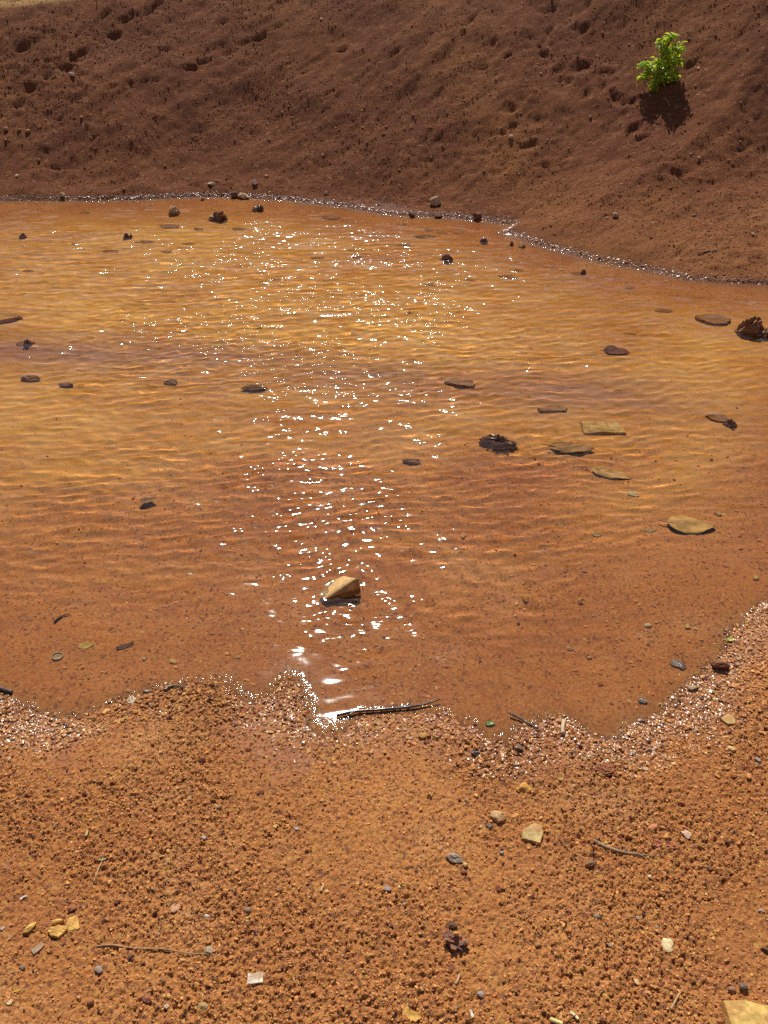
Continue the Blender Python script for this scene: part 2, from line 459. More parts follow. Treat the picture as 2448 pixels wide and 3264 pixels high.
def z_near(x, y):
    z = height(x, y)
    s = sd(x, y)
    dry = 0.22 + 0.78 * sstep(-0.03, 0.02, s)
    lump = sstep(-0.35, 0.35, fbm(x * 4.5, y * 4.5, 41, 4))        # crumbly places and smooth trodden places
    g = micro(x, y, 0.0072, 0.0062, 51) * (0.50 + 0.50 * lump)
    g = g + micro(x + 0.003 * fbm(x * 90, y * 90, 56, 2), y, 0.017, 0.0052, 52) * (0.25 + 0.75 * lump)
    g = g + 0.0034 * fbm(x * 95, y * 95, 53, 3, 0.7) * (0.6 + 0.4 * lump)
    # small open pits
    d, r = worley(x / 0.0105 + 0.5 * fbm(x * 80, y * 80, 58, 2), y / 0.0105 + 0.5 * fbm(x * 85 + 5, y * 85, 59, 2), 57)
    g = g - 0.0062 * (0.4 + 0.6 * r) * (r > 0.5) * (1 - sstep(0.14, 0.36, d)) * (0.4 + 0.6 * lump)
    z = z + g * dry
    ss = shore_sd(x, y)
    return np.where(ss < -0.05, np.minimum(z, -0.0015), np.where(ss > 0.10, np.maximum(z, 0.0006), z))
def z_bed(x, y):
    z = height(x, y)
    z = z + 0.003 * fbm(x * 25, y * 25, 54, 3) + micro(x, y, 0.03, 0.004, 55) - 0.0015
    ss = shore_sd(x, y)
    return np.where(ss < -0.03, np.minimum(z, -0.003), z)
def z_bank(x, y):
    z = height(x, y)
    s = sd(x, y)
    up = sstep(0.0, 0.1, s)
    z = np.where(shore_sd(x, y) < -0.004, np.minimum(z, -0.002), z)
    z = z + up * (micro(x, y, 0.035, 0.007, 61) + micro(x, y, 0.09, 0.010, 62) * 0.6) + 0.003 * up * fbm(x * 60, y * 60, 63, 2)
    return z

near_ground = sheet("ground", np.concatenate([np.geomspace(60, 0.6, 16) * -1, np.linspace(-0.55, 0.28, 60)[:-1], spread(620, 1.0, 0.28, 1.95)]), cols(860), z_near, None, half=half_near)
bed = sheet("pond_bed", spread(270, 0.3, 1.90, 6.0), cols(350), z_bed, lambda x, y, z: ~((y > 2.9) & (z > 0.03)))
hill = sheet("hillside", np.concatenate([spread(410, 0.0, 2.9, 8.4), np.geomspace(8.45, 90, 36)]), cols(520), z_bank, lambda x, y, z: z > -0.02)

# ------------------------------------------------------------------ water
def ripples(x, y):
    rng = np.random.RandomState(4)
    s = sd(x, y)
    # the breeze comes from the bank: waves grow away from lee shore, the strip by the near shore is calm
    near_calm = sstep(0.0, 0.50, -s + 0.15 * fbm(x * 1.5, y * 1.5, 71, 2)) * (1 - sstep(3.2, 4.4, y)) + sstep(0.0, 0.4, -s) * sstep(3.2, 4.4, y) * 0.9
    far_calm = 1.0 + 0.15 * sstep(3.0, 4.0, y) - 0.45 * sstep(4.25, 4.75, y)
    gust = np.clip(0.95 + 0.4 * fbm(x * 1.1, y * 1.6, 72, 3), 0.7, 1.2)
    wx = x + 0.05 * fbm(x * 2.2, y * 2.2, 73, 2); wy = y + 0.05 * fbm(x * 2.2 + 9, y * 2.2, 74, 2)
    z = np.zeros_like(x); zs = np.zeros_like(x)
    for i in range(58):
        lam = 0.036 * (0.080 / 0.036) ** rng.rand() if i < 26 else rng.uniform(0.018, 0.042)
        ang = rng.normal(0.06, 0.36) if i < 26 else rng.normal(0.0, 1.0)
        k = 2 * math.pi / lam
        slope = (0.028 if i < 26 else 0.020) * rng.uniform(0.5, 1.3)
        ph = rng.rand() * 6.283
        arg = k * (wx * math.sin(ang) + wy * math.cos(ang)) + ph
        if i < 26: z += slope / k * (np.sin(arg) + 0.25 * np.cos(2 * arg))
        else: zs += slope / k * np.sin(arg)
    amp = near_calm * far_calm * gust
    z = z + zs * (0.22 + 0.62 * sstep(0.30, 1.2, -s + 0.3 * fbm(x * 1.3, y * 1.3, 75, 2)) * sstep(1.7, 2.4, y) + 0.75 * sstep(2.3, 3.6, y)) * np.clip(0.9 + 0.8 * fbm(x * 2 + 3, y * 2, 76, 3), 0.3, 1.6)
    # a slow swell that even the calm margin keeps
    swell = 0.0
    for i in range(7):
        lam = rng.uniform(0.10, 0.26); ang = rng.normal(0.0, 0.5); k = 2 * math.pi / lam
        swell = swell + 0.020 / k * np.sin(k * (wx * math.sin(ang) + wy * math.cos(ang)) + rng.rand() * 6.28)
    return z * amp + swell * sstep(-0.05, 0.2, -s)

def make_water():
    m, nt, out = new_mat("pond_water"); q = N(nt)
    refr = q.n("BsdfRefraction"); refr.inputs["IOR"].default_value = 1.333; refr.inputs["Roughness"].default_value = 0.0
    refr.inputs["Color"].default_value = (1.0, 0.985, 0.94, 1)
    gl = q.n("BsdfGlossy"); gl.inputs["Roughness"].default_value = 0.034
    mp = q.n("Mapping"); mp.inputs["Scale"].default_value = (0.52, 1.2, 1.0)
    q.put(mp.inputs["Vector"], q.wpos())
    chop = q.math('ADD', q.noise(mp.outputs[0], 19, 0, 0.5), q.math('MULTIPLY', q.noise(mp.outputs[0], 46, 0, 0.5), 0.40))
    hb = q.math('MULTIPLY', chop, q.attr("chop"))
    # water clinging round the grains of the margin
    hb = q.math('ADD', hb, q.math('MULTIPLY', q.noise(q.wpos(), 190, 0, 0.5), q.attr("fringe")))
    q.put(gl.inputs["Normal"], q.bump(hb, 1.0, 0.0235))
    fr = q.n("Fresnel"); fr.inputs["IOR"].default_value = 1.333
    mx = q.n("MixShader")
    # light inside the water always leaves it: no total reflection, the sun's path through the surface is solved from below
    q.put(mx.inputs[0], q.math('MULTIPLY', fr.outputs[0], q.math('SUBTRACT', 1.0, q.n("NewGeometry").outputs["Backfacing"])))
    nt.links.new(refr.outputs[0], mx.inputs[1]); nt.links.new(gl.outputs[0], mx.inputs[2])
    nt.links.new(mx.outputs[0], out.inputs[0])
    return m
_ys = spread(600, 0.55, 1.0, 5.9); _us = np.linspace(-1.15, 1.15, 470)
_X, _Y = fan_grid(_ys, _us, half)
_x, _y = _X.ravel(), _Y.ravel()
_f = grid_faces(len(_ys), len(_us), base(_x, _y) < 0.02)
_co, _f = compact(np.stack([_x, _y, ripples(_x, _y)], 1), _f)
_me = np_mesh("water", _co, _f)
_s = sd(_co[:, 0], _co[:, 1])
add_attr(_me, "chop", sstep(0.0, 0.2, -_s) * (0.16 + 0.16 * sstep(1.5, 2.2, _co[:, 1]) + 0.46 * sstep(2.1, 3.2, _co[:, 1]) + 0.42 * np.exp(-((_co[:, 0] + 0.55) / 0.55) ** 2 - ((_co[:, 1] - 3.7) / 0.75) ** 2) - 0.12 * sstep(0.2, 1.0, _co[:, 0]) * sstep(2.0, 2.8, _co[:, 1]))
         * np.clip(0.75 + 1.5 * fbm(_co[:, 0] * 3.0, _co[:, 1] * 4.0, 77, 3), 0.15, 1.6) * (1 - 0.6 * sstep(4.3, 4.6, _co[:, 1])))
_ss = shore_sd(_co[:, 0], _co[:, 1]); _far = sstep(2.2, 3.2, _co[:, 1])
add_attr(_me, "fringe", (1 - _far) * 0.13 * np.exp(-(np.maximum(0, -_ss - 0.004) / 0.018) ** 2) + _far * 0.17 * np.exp(-(np.maximum(0, -_ss - 0.004) / 0.016) ** 2))
water = link(_me, "water", make_water())
water["kind"] = "structure"
water.cycles.is_caustics_caster = True
water.cycles.is_caustics_receiver = False

# ------------------------------------------------------------------ tagging
def tag(o, label, cat, group=None):
    o["label"] = label; o["category"] = cat
    if group: o["group"] = group
    return o
def empty(name, loc, rz=0.0):
    o = bpy.data.objects.new(name, None); COL.objects.link(o)
    o.empty_display_size = 0.05; o.location = loc; o.rotation_euler = (0, 0, rz)
    return o

# ------------------------------------------------------------------ stone, leaf and wood materials
_mats = {}
def stone_mat(col, rough=0.85, vary=0.35, patch=None):
    key = ('s', col, rough, vary, patch)
    if key in _mats: return _mats[key]
    m, nt, out = new_mat("stone"); q = N(nt)
    tc = q.n("TexCoord"); pos = tc.outputs["Object"]
    wpos = q.wpos()
    sep = q.n("SeparateXYZ"); q.put(sep.inputs[0], wpos)
    a = q.noise(pos, 70, 4, 0.6); b = q.noise(pos, 260, 3, 0.7)
    dark = tuple(v * 0.55 for v in col); lite = tuple(min(0.85, v * 1.35) for v in col)
    c = q.mix(q.mapr(a, 0.35, 0.65), tuple(v * (1 - vary * 0.6) for v in col), lite)
    c = q.mix(q.mapr(b, 0.55, 0.72, 0, vary * 1.6), c, dark)
    if patch: c = q.mix(q.mapr(q.noise(pos, 45, 3, 0.6), 0.50, 0.62), c, patch)
    # red dust of the place
    c = q.mix(q.mapr(q.noise(wpos, 40, 3, 0.6), 0.42, 0.68, 0.12, 0.68), c, (0.36, 0.15, 0.055))
    # silt settles on what lies under water
    c = q.mix(q.math('MULTIPLY', q.mapr(sep.outputs[2], -0.004, -0.010, 0.0, 1.0), q.mapr(q.noise(wpos, 55, 3, 0.6), 0.3, 0.65, 0.05, 0.38)), c, (0.38, 0.17, 0.055))
    w = q.math('MULTIPLY', q.mapr(sep.outputs[2], 0.004, 0.012, 1.0, 0.0), q.mapr(sep.outputs[2], -0.006, -0.002, 0.0, 1.0))
    c = q.mix(w, c, q.mix(1.0, c, (0.6, 0.57, 0.55), 'MULTIPLY'))
    bs = q.n("BsdfPrincipled"); q.put(bs.inputs["Base Color"], c)
    q.put(bs.inputs["Roughness"], q.mapr(w, 0, 1, rough, 0.22, False))
    q.put(bs.inputs["Specular IOR Level"], q.mapr(w, 0, 1, 0.5 if rough < 0.5 else 0.15, 0.55, False))
    q.put(bs.inputs["Normal"], q.bump(q.math('ADD', a, q.math('MULTIPLY', b, 0.5)), 0.6, 0.004))
    nt.links.new(bs.outputs[0], out.inputs[0])
    _mats[key] = m
    return m
def leaf_mat(col, rough=0.6, trans=0.25):
    key = ('l', col, rough, trans)
    if key in _mats: return _mats[key]
    m, nt, out = new_mat("leaf"); q = N(nt)
    pos = q.n("TexCoord").outputs["Object"]
    a = q.noise(pos, 40, 4, 0.6); b = q.noise(pos, 220, 3, 0.6)
    c = q.mix(q.mapr(a, 0.38, 0.66), tuple(v * 0.75 for v in col), tuple(min(0.9, v * 1.2) for v in col))
    c = q.mix(q.mapr(b, 0.6, 0.75, 0, 0.5), c, tuple(v * 0.45 for v in col))
    bs = q.n("BsdfPrincipled"); q.put(bs.inputs["Base Color"], c); bs.inputs["Roughness"].default_value = rough
    bs.inputs["Specular IOR Level"].default_value = 0.5 if rough < 0.35 else 0.12
    q.put(bs.inputs["Normal"], q.bump(a, 0.3, 0.003))
    tr = q.n("BsdfTranslucent"); q.put(tr.inputs[0], c)
    mx = q.n("MixShader"); mx.inputs[0].default_value = trans
    nt.links.new(bs.outputs[0], mx.inputs[1]); nt.links.new(tr.outputs[0], mx.inputs[2]); nt.links.new(mx.outputs[0], out.inputs[0])
    _mats[key] = m
    return m
def tint_mat(name, rough_dry=0.9, rough_wet=0.26):
    m, nt, out = new_mat(name); q = N(nt)
    pos = q.wpos()
    c = q.attr("tint", 0); d = q.attr("damp")
    for nd in nt.nodes:
        if nd.bl_idname == "ShaderNodeAttribute": nd.attribute_type = 'INSTANCER'
    n = q.noise(pos, 300, 2, 0.6)
    c = q.mix(q.mapr(n, 0.4, 0.75, 0, 0.5), c, q.mix(1.0, c, (0.6, 0.55, 0.5), 'MULTIPLY'))
    bs = q.n("BsdfPrincipled"); q.put(bs.inputs["Base Color"], c)
    q.put(bs.inputs["Roughness"], q.mapr(d, 0, 1, rough_dry, rough_wet, False))
    q.put(bs.inputs["Specular IOR Level"], q.mapr(d, 0, 1, 0.15, 0.6, False))
    q.put(bs.inputs["Normal"], q.bump(n, 0.3, 0.0015))
    nt.links.new(bs.outputs[0], out.inputs[0])
    return m

# ------------------------------------------------------------------ loose gravel (nobody could count it)
def grain_nodes(sub):
    """one crumb of gravel set on every point, turned and scaled by the point's own values"""
    ng = bpy.data.node_groups.new("gravel_on_points", 'GeometryNodeTree')
    ng.interface.new_socket("Geometry", in_out='INPUT', socket_type='NodeSocketGeometry')
    ng.interface.new_socket("Geometry", in_out='OUTPUT', socket_type='NodeSocketGeometry')
    nn, ll = ng.nodes.new, ng.links.new
    gi, go = nn("NodeGroupInput"), nn("NodeGroupOutput")
    ico = nn("GeometryNodeMeshIcoSphere"); ico.inputs["Radius"].default_value = 1.0; ico.inputs["Subdivisions"].default_value = sub
    pos = nn("GeometryNodeInputPosition")
    tx = nn("ShaderNodeTexNoise"); tx.inputs["Scale"].default_value = 1.1; tx.inputs["Detail"].default_value = 1.0
    ll(pos.outputs[0], tx.inputs["Vector"])
    sub = nn("ShaderNodeVectorMath"); sub.operation = 'SUBTRACT'; sub.inputs[1].default_value = (0.5, 0.5, 0.5); ll(tx.outputs["Color"], sub.inputs[0])
    sc = nn("ShaderNodeVectorMath"); sc.operation = 'SCALE'; sc.inputs["Scale"].default_value = 1.7; ll(sub.outputs[0], sc.inputs[0])
    sp = nn("GeometryNodeSetPosition"); ll(ico.outputs["Mesh"], sp.inputs["Geometry"]); ll(sc.outputs[0], sp.inputs["Offset"])
    sm = nn("GeometryNodeSetShadeSmooth"); sm.inputs["Shade Smooth"].default_value = False; ll(sp.outputs[0], sm.inputs[0])
    mt = nn("GeometryNodeSetMaterial"); mt.inputs["Material"].default_value = GRAIN; ll(sm.outputs[0], mt.inputs[0])
    ip = nn("GeometryNodeInstanceOnPoints"); ll(gi.outputs[0], ip.inputs["Points"]); ll(mt.outputs[0], ip.inputs["Instance"])
    def na(name):
        n = nn("GeometryNodeInputNamedAttribute"); n.data_type = 'FLOAT_VECTOR'; n.inputs["Name"].default_value = name
        return n.outputs[0]
    rt = nn("FunctionNodeEulerToRotation"); ll(na("turn"), rt.inputs[0])
    ll(rt.outputs[0], ip.inputs["Rotation"]); ll(na("size"), ip.inputs["Scale"]); ll(ip.outputs[0], go.inputs[0])
    return ng
GRAIN = tint_mat("gravel_grain")
GRAIN_NG = {1: grain_nodes(1), 2: grain_nodes(2)}
def grains(name, x, y, zf, r, palette, weights, seed, label, sink=0.25, flat_lo=0.55, shine=0.4, all_damp=False, sub=2, turn=0.45, lean=0.0):
    rng = np.random.RandomState(seed)
    n = len(x)
    z = zf(x, y)
    sc = np.stack([rng.uniform(0.8, 1.35, n), rng.uniform(0.65, 1.1, n), rng.uniform(flat_lo, 1.0, n)], 1) * r[:, None]
    me = bpy.data.meshes.new(name)
    me.vertices.add(n); me.vertices.foreach_set("co", np.stack([x, y, z + sc[:, 2] * (1 - 2 * sink)], 1).astype(np.float32).ravel())
    tx, ty, tz = rng.normal(0, turn, n), rng.normal(0, turn, n), rng.rand(n) * 6.283
    if lean:      # a wet film climbs the shore: its facets lean towards the water
        nx = sd(x - 0.04, y) - sd(x + 0.04, y); ny = sd(x, y - 0.04) - sd(x, y + 0.04); L = np.hypot(nx, ny) + 1e-9
        tx = tx - lean * ny / L; ty = ty + lean * nx / L; tz = rng.normal(0, 0.3, n)
    for nm, v in (("size", sc), ("turn", np.stack([tx, ty, tz], 1))):
        at = me.attributes.new(nm, 'FLOAT_VECTOR', 'POINT'); at.data.foreach_set("vector", v.astype(np.float32).ravel())
    ci = rng.choice(len(palette), n, p=np.array(weights) / sum(weights))
    col = np.array(palette)[ci] * rng.uniform(0.75, 1.2, (n, 1))
    damp = np.full(n, 0.95) if all_damp else sstep(0.014, 0.003, z + 0.010 * fbm(x * 7, y * 7, 33, 4) + 0.002 * rng.normal(0, 1, n))
    damp = damp * (z > -0.003)
    col = col * (1 - 0.18 * damp[:, None])
    add_color(me, col)
    patch = 1.0 if all_damp else sstep(-0.45, 0.25, fbm(x * 5, y * 5, 34, 3) + 0.35 * sstep(0.1, 0.9, x))
    add_attr(me, "damp", damp * (rng.rand(n) < shine * patch))
    o = link(me, name)
    md = o.modifiers.new("gravel", 'NODES'); md.node_group = GRAIN_NG[sub]
    o["kind"] = "stuff"
    return tag(o, label, "gravel")
def scatter(n, y0, y1, seed, accept, half=half, wide=0.92):
    rng = np.random.RandomState(seed)
    xs, ys, got = [], [], 0
    for _ in range(12):
        y = y0 + (y1 - y0) * rng.rand(n * 2); h = half(y)
        x = rng.uniform(-1, 1, n * 2) * half(np.array([y1])) * wide
        keep = (rng.rand(n * 2) < accept(x, y)) & (np.abs(x) < h * wide)
        xs.append(x[keep]); ys.append(y[keep]); got += keep.sum()
        if got >= n: break
    return np.concatenate(xs)[:n], np.concatenate(ys)[:n]
PAL = [(0.54, 0.236, 0.075), (0.45, 0.166, 0.052), (0.62, 0.315, 0.110), (0.24, 0.088, 0.042), (0.50, 0.29, 0.07), (0.13, 0.06, 0.05), (0.32, 0.24, 0.17), (0.58, 0.42, 0.24)]
WPA = [42, 28, 18, 13, 4, 2.2, 0.7, 0.6]
crumb = lambda x, y: 0.30 + 0.70 * sstep(-0.45, 0.40, fbm(x * 4.5, y * 4.5, 41, 4))
x, y = scatter(95000, 0.34, 1.75, 1, lambda x, y: (shore_sd(x, y) > 0.003) * crumb(x, y), half_near, 1.0)
r = np.clip(np.random.RandomState(2).lognormal(math.log(0.00122), 0.42, len(x)), 0.0007, 0.0040)
grains("gravel", x, y, z_near, r, PAL, WPA, 3, "loose orange brown gravel crumbs strewn over the dry foreground crust", sink=0.46, flat_lo=0.45, turn=0.3)
x, y = scatter(17000, 1.0, 1.9, 7, lambda x, y: np.exp(-((shore_sd(x, y) - 0.03) / (0.05 + 0.04 * sstep(0.2, 1.0, x))) ** 2) * (shore_sd(x, y) > -0.02) * (0.45 + 0.55 * sstep(0.1, 0.9, np.abs(x - 0.1))), half_near, 1.0)
r = np.clip(np.random.RandomState(9).lognormal(math.log(0.0022), 0.40, len(x)), 0.001, 0.0055)
grains("wet_gravel", x, y, z_near, r, PAL, WPA, 8, "glistening wet gravel along the near edge of the puddle", shine=0.9, sub=1, turn=0.09, flat_lo=0.28, sink=0.38)
x, y = scatter(7000, 1.1, 3.2, 11, lambda x, y: (shore_sd(x, y) < -0.02) * sstep(-0.5, 0.4, fbm(x * 3, y * 3, 82, 3)) * np.clip(2.6 - y, 0.1, 1), half_near, 1.0)
r = np.clip(np.random.RandomState(12).lognormal(math.log(0.0019), 0.45, len(x)), 0.001, 0.0055)
zb = lambda x, y: np.where(y < 1.92, z_near(x, y), z_bed(x, y))
grains("bed_gravel", x, y, zb, r, [tuple(min(.8, c * 1.35) for c in p) for p in PAL], WPA, 13, "small pebbles on the shallow bed under clear water", sink=0.45)
BPAL = [(0.24, 0.086, 0.038), (0.32, 0.125, 0.052), (0.12, 0.05, 0.03), (0.42, 0.22, 0.11), (0.50, 0.36, 0.22), (0.36, 0.17, 0.06)]
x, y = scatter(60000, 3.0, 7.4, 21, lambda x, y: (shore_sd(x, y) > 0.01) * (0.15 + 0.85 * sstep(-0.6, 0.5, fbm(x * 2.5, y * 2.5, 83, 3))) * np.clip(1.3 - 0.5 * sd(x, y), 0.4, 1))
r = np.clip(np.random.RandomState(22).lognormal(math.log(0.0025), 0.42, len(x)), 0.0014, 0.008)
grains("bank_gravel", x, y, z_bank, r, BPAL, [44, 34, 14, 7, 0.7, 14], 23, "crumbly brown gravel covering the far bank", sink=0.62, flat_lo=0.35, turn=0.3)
x, y = scatter(11000, 3.2, 5.0, 25, lambda x, y: np.exp(-((shore_sd(x, y) - 0.012) / 0.013) ** 2))
r = np.clip(np.random.RandomState(26).lognormal(math.log(0.0027), 0.30, len(x)), 0.0014, 0.0055)
grains("shore_gravel", x, y, z_bank, r, [tuple(c * 1.5 for c in p) for p in BPAL], [40, 24, 8, 10, 2, 8], 27, "sparkling wet rim of grit along the foot of the far bank", sink=0.45, flat_lo=0.22, shine=1.0, all_damp=True, sub=1, turn=0.12, lean=0.30)  # palette lightened to offset the shade on the grains' visible side

# ------------------------------------------------------------------ builders of single things
from mathutils import noise as mnoise
def bm_obj(bm, name, mat, loc=(0, 0, 0), rot=(0, 0, 0), parent=None, smooth=True):
    bmesh.ops.recalc_face_normals(bm, faces=bm.faces)
    me = bpy.data.meshes.new(name); bm.to_mesh(me); bm.free()
    me.polygons.foreach_set("use_smooth", [smooth] * len(me.polygons))
    o = link(me, name, mat, parent)
    o.location = loc; o.rotation_euler = rot
    return o
def rock_bm(w, d, h, seed, cuts=7, rough=0.12, lumps=0.0, sub=3):
    """an angular stone: a ball planed off by random faces, then roughened; its base is at z = 0"""
    rng = random.Random(seed)
    bm = bmesh.new(); bmesh.ops.create_icosphere(bm, subdivisions=sub, radius=1)
    planes = []
    for i in range(cuts):
        n = Vector((rng.gauss(0, 1), rng.gauss(0, 1), rng.gauss(0.2, 0.8))).normalized()
        planes.append((n, rng.uniform(0.52, 0.85)))
    off = Vector((rng.uniform(0, 50), rng.uniform(0, 50), rng.uniform(0, 50)))
    for v in bm.verts:
        p = v.co.copy()
        for n, c in planes:
            e = p.dot(n) - c
            if e > 0: p -= n * e * 0.95
        f = 1 + rough * mnoise.noise(p * 2.2 + off) + rough * 0.7 * mnoise.noise(p * 5 + off) + rough * 0.45 * mnoise.noise(p * 11 + off)
        if lumps: f += lumps * (0.35 - 1.5 * abs(mnoise.noise(p * 1.5 + off))) + lumps * 0.5 * abs(mnoise.noise(p * 4 + off)) + lumps * 0.45 * mnoise.noise(p * 9 + off)
        v.co = p * f
    lo = [min(v.co[i] for v in bm.verts) for i in range(3)]; hi = [max(v.co[i] for v in bm.verts) for i in range(3)]
    for v in bm.verts:
        v.co = Vector(((v.co.x - (lo[0] + hi[0]) / 2) / (hi[0] - lo[0]) * w, (v.co.y - (lo[1] + hi[1]) / 2) / (hi[1] - lo[1]) * d, (v.co.z - lo[2]) / (hi[2] - lo[2]) * h))
    return bm
def flake_bm(pts, th, seed, jit=0.0):
    """a flat stone or chip: an outline with real thickness, chamfered and slightly warped"""
    rng = random.Random(seed)
    bm = bmesh.new()
    n = len(pts)
    fine = []
    for i in range(n):
        a = Vector(pts[i]).to_2d() if len(pts[i]) > 2 else Vector(pts[i]); b = Vector(pts[(i + 1) % n])
        for k in range(3):
            p = a.lerp(b, k / 3)
            L = (b - a).length
            fine.append(p + Vector((rng.uniform(-1, 1), rng.uniform(-1, 1))) * L * (0.04 if k else 0.0))
    vs = [bm.verts.new((p.x, p.y, 0)) for p in fine]
    f = bm.faces.new(vs)
    if f.normal.z < 0: f.normal_flip()
    ex = bmesh.ops.extrude_face_region(bm, geom=[f])
    top = [v for v in ex['geom'] if isinstance(v, bmesh.types.BMVert)]
    c = sum((v.co for v in top), Vector()) / len(top)
    for v in top:
        v.co.z += th * rng.uniform(0.85, 1.1)
        v.co.x = c.x + (v.co.x - c.x) * 0.93; v.co.y = c.y + (v.co.y - c.y) * 0.93
    tf = [f for f in bm.faces if all(v in top for v in f.verts)]
    r = bmesh.ops.poke(bm, faces=tf)
    for v in r['verts']: v.co.z += th * 0.12
    bmesh.ops.triangulate(bm, faces=bm.faces)
    return bm
def outline(w, d, n, seed, sq=0.0):
    rng = random.Random(seed)
    pts = []
    for i in range(n):
        a = 6.2832 * (i + rng.uniform(-0.28, 0.28)) / n
        r = rng.uniform(0.62, 1.08)
        if n == 4: a = 6.2832 * (i + 0.5 + rng.uniform(-0.05, 0.05)) / n; r = rng.uniform(1.28, 1.42)
        x, y = math.cos(a), math.sin(a)
        if sq: x, y = math.copysign(abs(x) ** (1 - sq), x), math.copysign(abs(y) ** (1 - sq), y)
        pts.append((x * r * w / 2, y * r * d / 2))
    return pts
def leaf_bm(L, W, curl=0.0, fold=0.0, ragged=0.05, seed=1, th=0.0006, tip=0.6, nx=14, ny=8, wave=0.0):
    """a leaf blade along X with midrib fold, lengthwise curl and a torn edge; it has thickness"""
    rng = random.Random(seed)
    def row(dz):
        g = []
        for i in range(nx + 1):
            t = i / nx
            prof = (math.sin(math.pi * min(1, t ** tip)) ** 0.75) if 0 < t < 1 else 0.04
            prof = max(prof, 0.04)
            r = []
            for j in range(ny + 1):
                v = 2 * j / ny - 1
                e = 1 + ragged * edge[i][0 if v < 0 else 1] * abs(v)
                yy = v * W / 2 * prof * e
                a = curl * (t - 0.5)
                x = (math.sin(a) / curl * L) if abs(curl) > 1e-3 else (t - 0.5) * L
                z = ((1 - math.cos(a)) / curl * L) if abs(curl) > 1e-3 else 0
                z += fold * abs(yy) + wave * W * math.sin(t * 9 + v * 2 + seed) * abs(v) + 0.0006 * math.sin(i * 1.7) * abs(v)
                r.append(bm.verts.new((x, yy, z + dz)))
            g.append(r)
        return g
    edge = [[rng.uniform(-1, 1), rng.uniform(-1, 1)] for _ in range(nx + 1)]
    bm = bmesh.new()
    a, b = row(th), row(0)
    for i in range(nx):
        for j in range(ny):
            bm.faces.new((a[i][j], a[i + 1][j], a[i + 1][j + 1], a[i][j + 1]))
            bm.faces.new((b[i][j + 1], b[i + 1][j + 1], b[i + 1][j], b[i][j]))
        bm.faces.new((a[i][0], b[i][0], b[i + 1][0], a[i + 1][0])); bm.faces.new((a[i][ny], a[i + 1][ny], b[i + 1][ny], b[i][ny]))
    for j in range(ny):
        bm.faces.new((a[0][j], a[0][j + 1], b[0][j + 1], b[0][j])); bm.faces.new((a[nx][j + 1], a[nx][j], b[nx][j], b[nx][j + 1]))
    zmin = min(v.co.z for v in bm.verts)
    for v in bm.verts: v.co.z -= zmin
    return bm
def tube_bm(pts, rad, sides=7, seed=0, knots=0.12, bm=None):
    """a twig: a tapering tube through points, a little knotty"""
    rng = random.Random(seed)
    bm = bm or bmesh.new()
    P = [Vector(p) for p in pts]
    fine = []; R = []
    m = len(P) - 1
    for i in range(m):
        for k in range(5):
            t = k / 5
            p0, p1, p2, p3 = P[max(i - 1, 0)], P[i], P[i + 1], P[min(i + 2, m)]
            fine.append(0.5 * ((2 * p1) + (p2 - p0) * t + (2 * p0 - 5 * p1 + 4 * p2 - p3) * t * t + (3 * p1 - p0 - 3 * p2 + p3) * t ** 3))
    fine.append(P[-1])
    n = len(fine); rings = []
    for i, p in enumerate(fine):
        d = (fine[min(i + 1, n - 1)] - fine[max(i - 1, 0)]).normalized()
        u = d.orthogonal().normalized(); w = d.cross(u)
        t = i / (n - 1) * (len(rad) - 1); a = min(int(t), len(rad) - 2); r = rad[a] + (rad[a + 1] - rad[a]) * (t - a)
        r *= 1 + knots * rng.uniform(-1, 1.3)
        rings.append([bm.verts.new(p + (u * math.cos(6.2832 * k / sides) + w * math.sin(6.2832 * k / sides)) * r) for k in range(sides)])
    for i in range(n - 1):
        for k in range(sides):
            bm.faces.new((rings[i][k], rings[i][(k + 1) % sides], rings[i + 1][(k + 1) % sides], rings[i + 1][k]))
    bm.faces.new(rings[0][::-1]); bm.faces.new(rings[-1])
    return bm
def bed_at(px, py):
    """the point of the bed seen through the surface, with the water bending the line of sight"""
    x0, y0 = flat(px, py)
    d = ray(px, py); hz = np.hypot(d[0], d[1]); cosd = hz / np.linalg.norm(d)
    sT = cosd / 1.333; tT = sT / math.sqrt(1 - sT * sT)
    z = -0.03; x, y = x0, y0
    for _ in range(4):
        x, y = x0 + d[0] / hz * tT * -z, y0 + d[1] / hz * tT * -z
        z = min(-0.004, gz(x, y))
    return float(x), float(y), float(z)

TAN, KHAKI, YEL, OCH, CREAM = (0.46, 0.30, 0.14), (0.43, 0.32, 0.13), (0.60, 0.36, 0.09), (0.50, 0.27, 0.05), (0.66, 0.54, 0.30)
GREY, DGREY, CHAR, PURP, RBR, DBR = (0.25, 0.215, 0.175), (0.13, 0.11, 0.09), (0.06, 0.052, 0.045), (0.12, 0.062, 0.062), (0.22, 0.075, 0.045), (0.085, 0.045, 0.03)
PINK, PALE, OLIVE = (0.55, 0.36, 0.26), (0.62, 0.56, 0.44), (0.30, 0.24, 0.10)

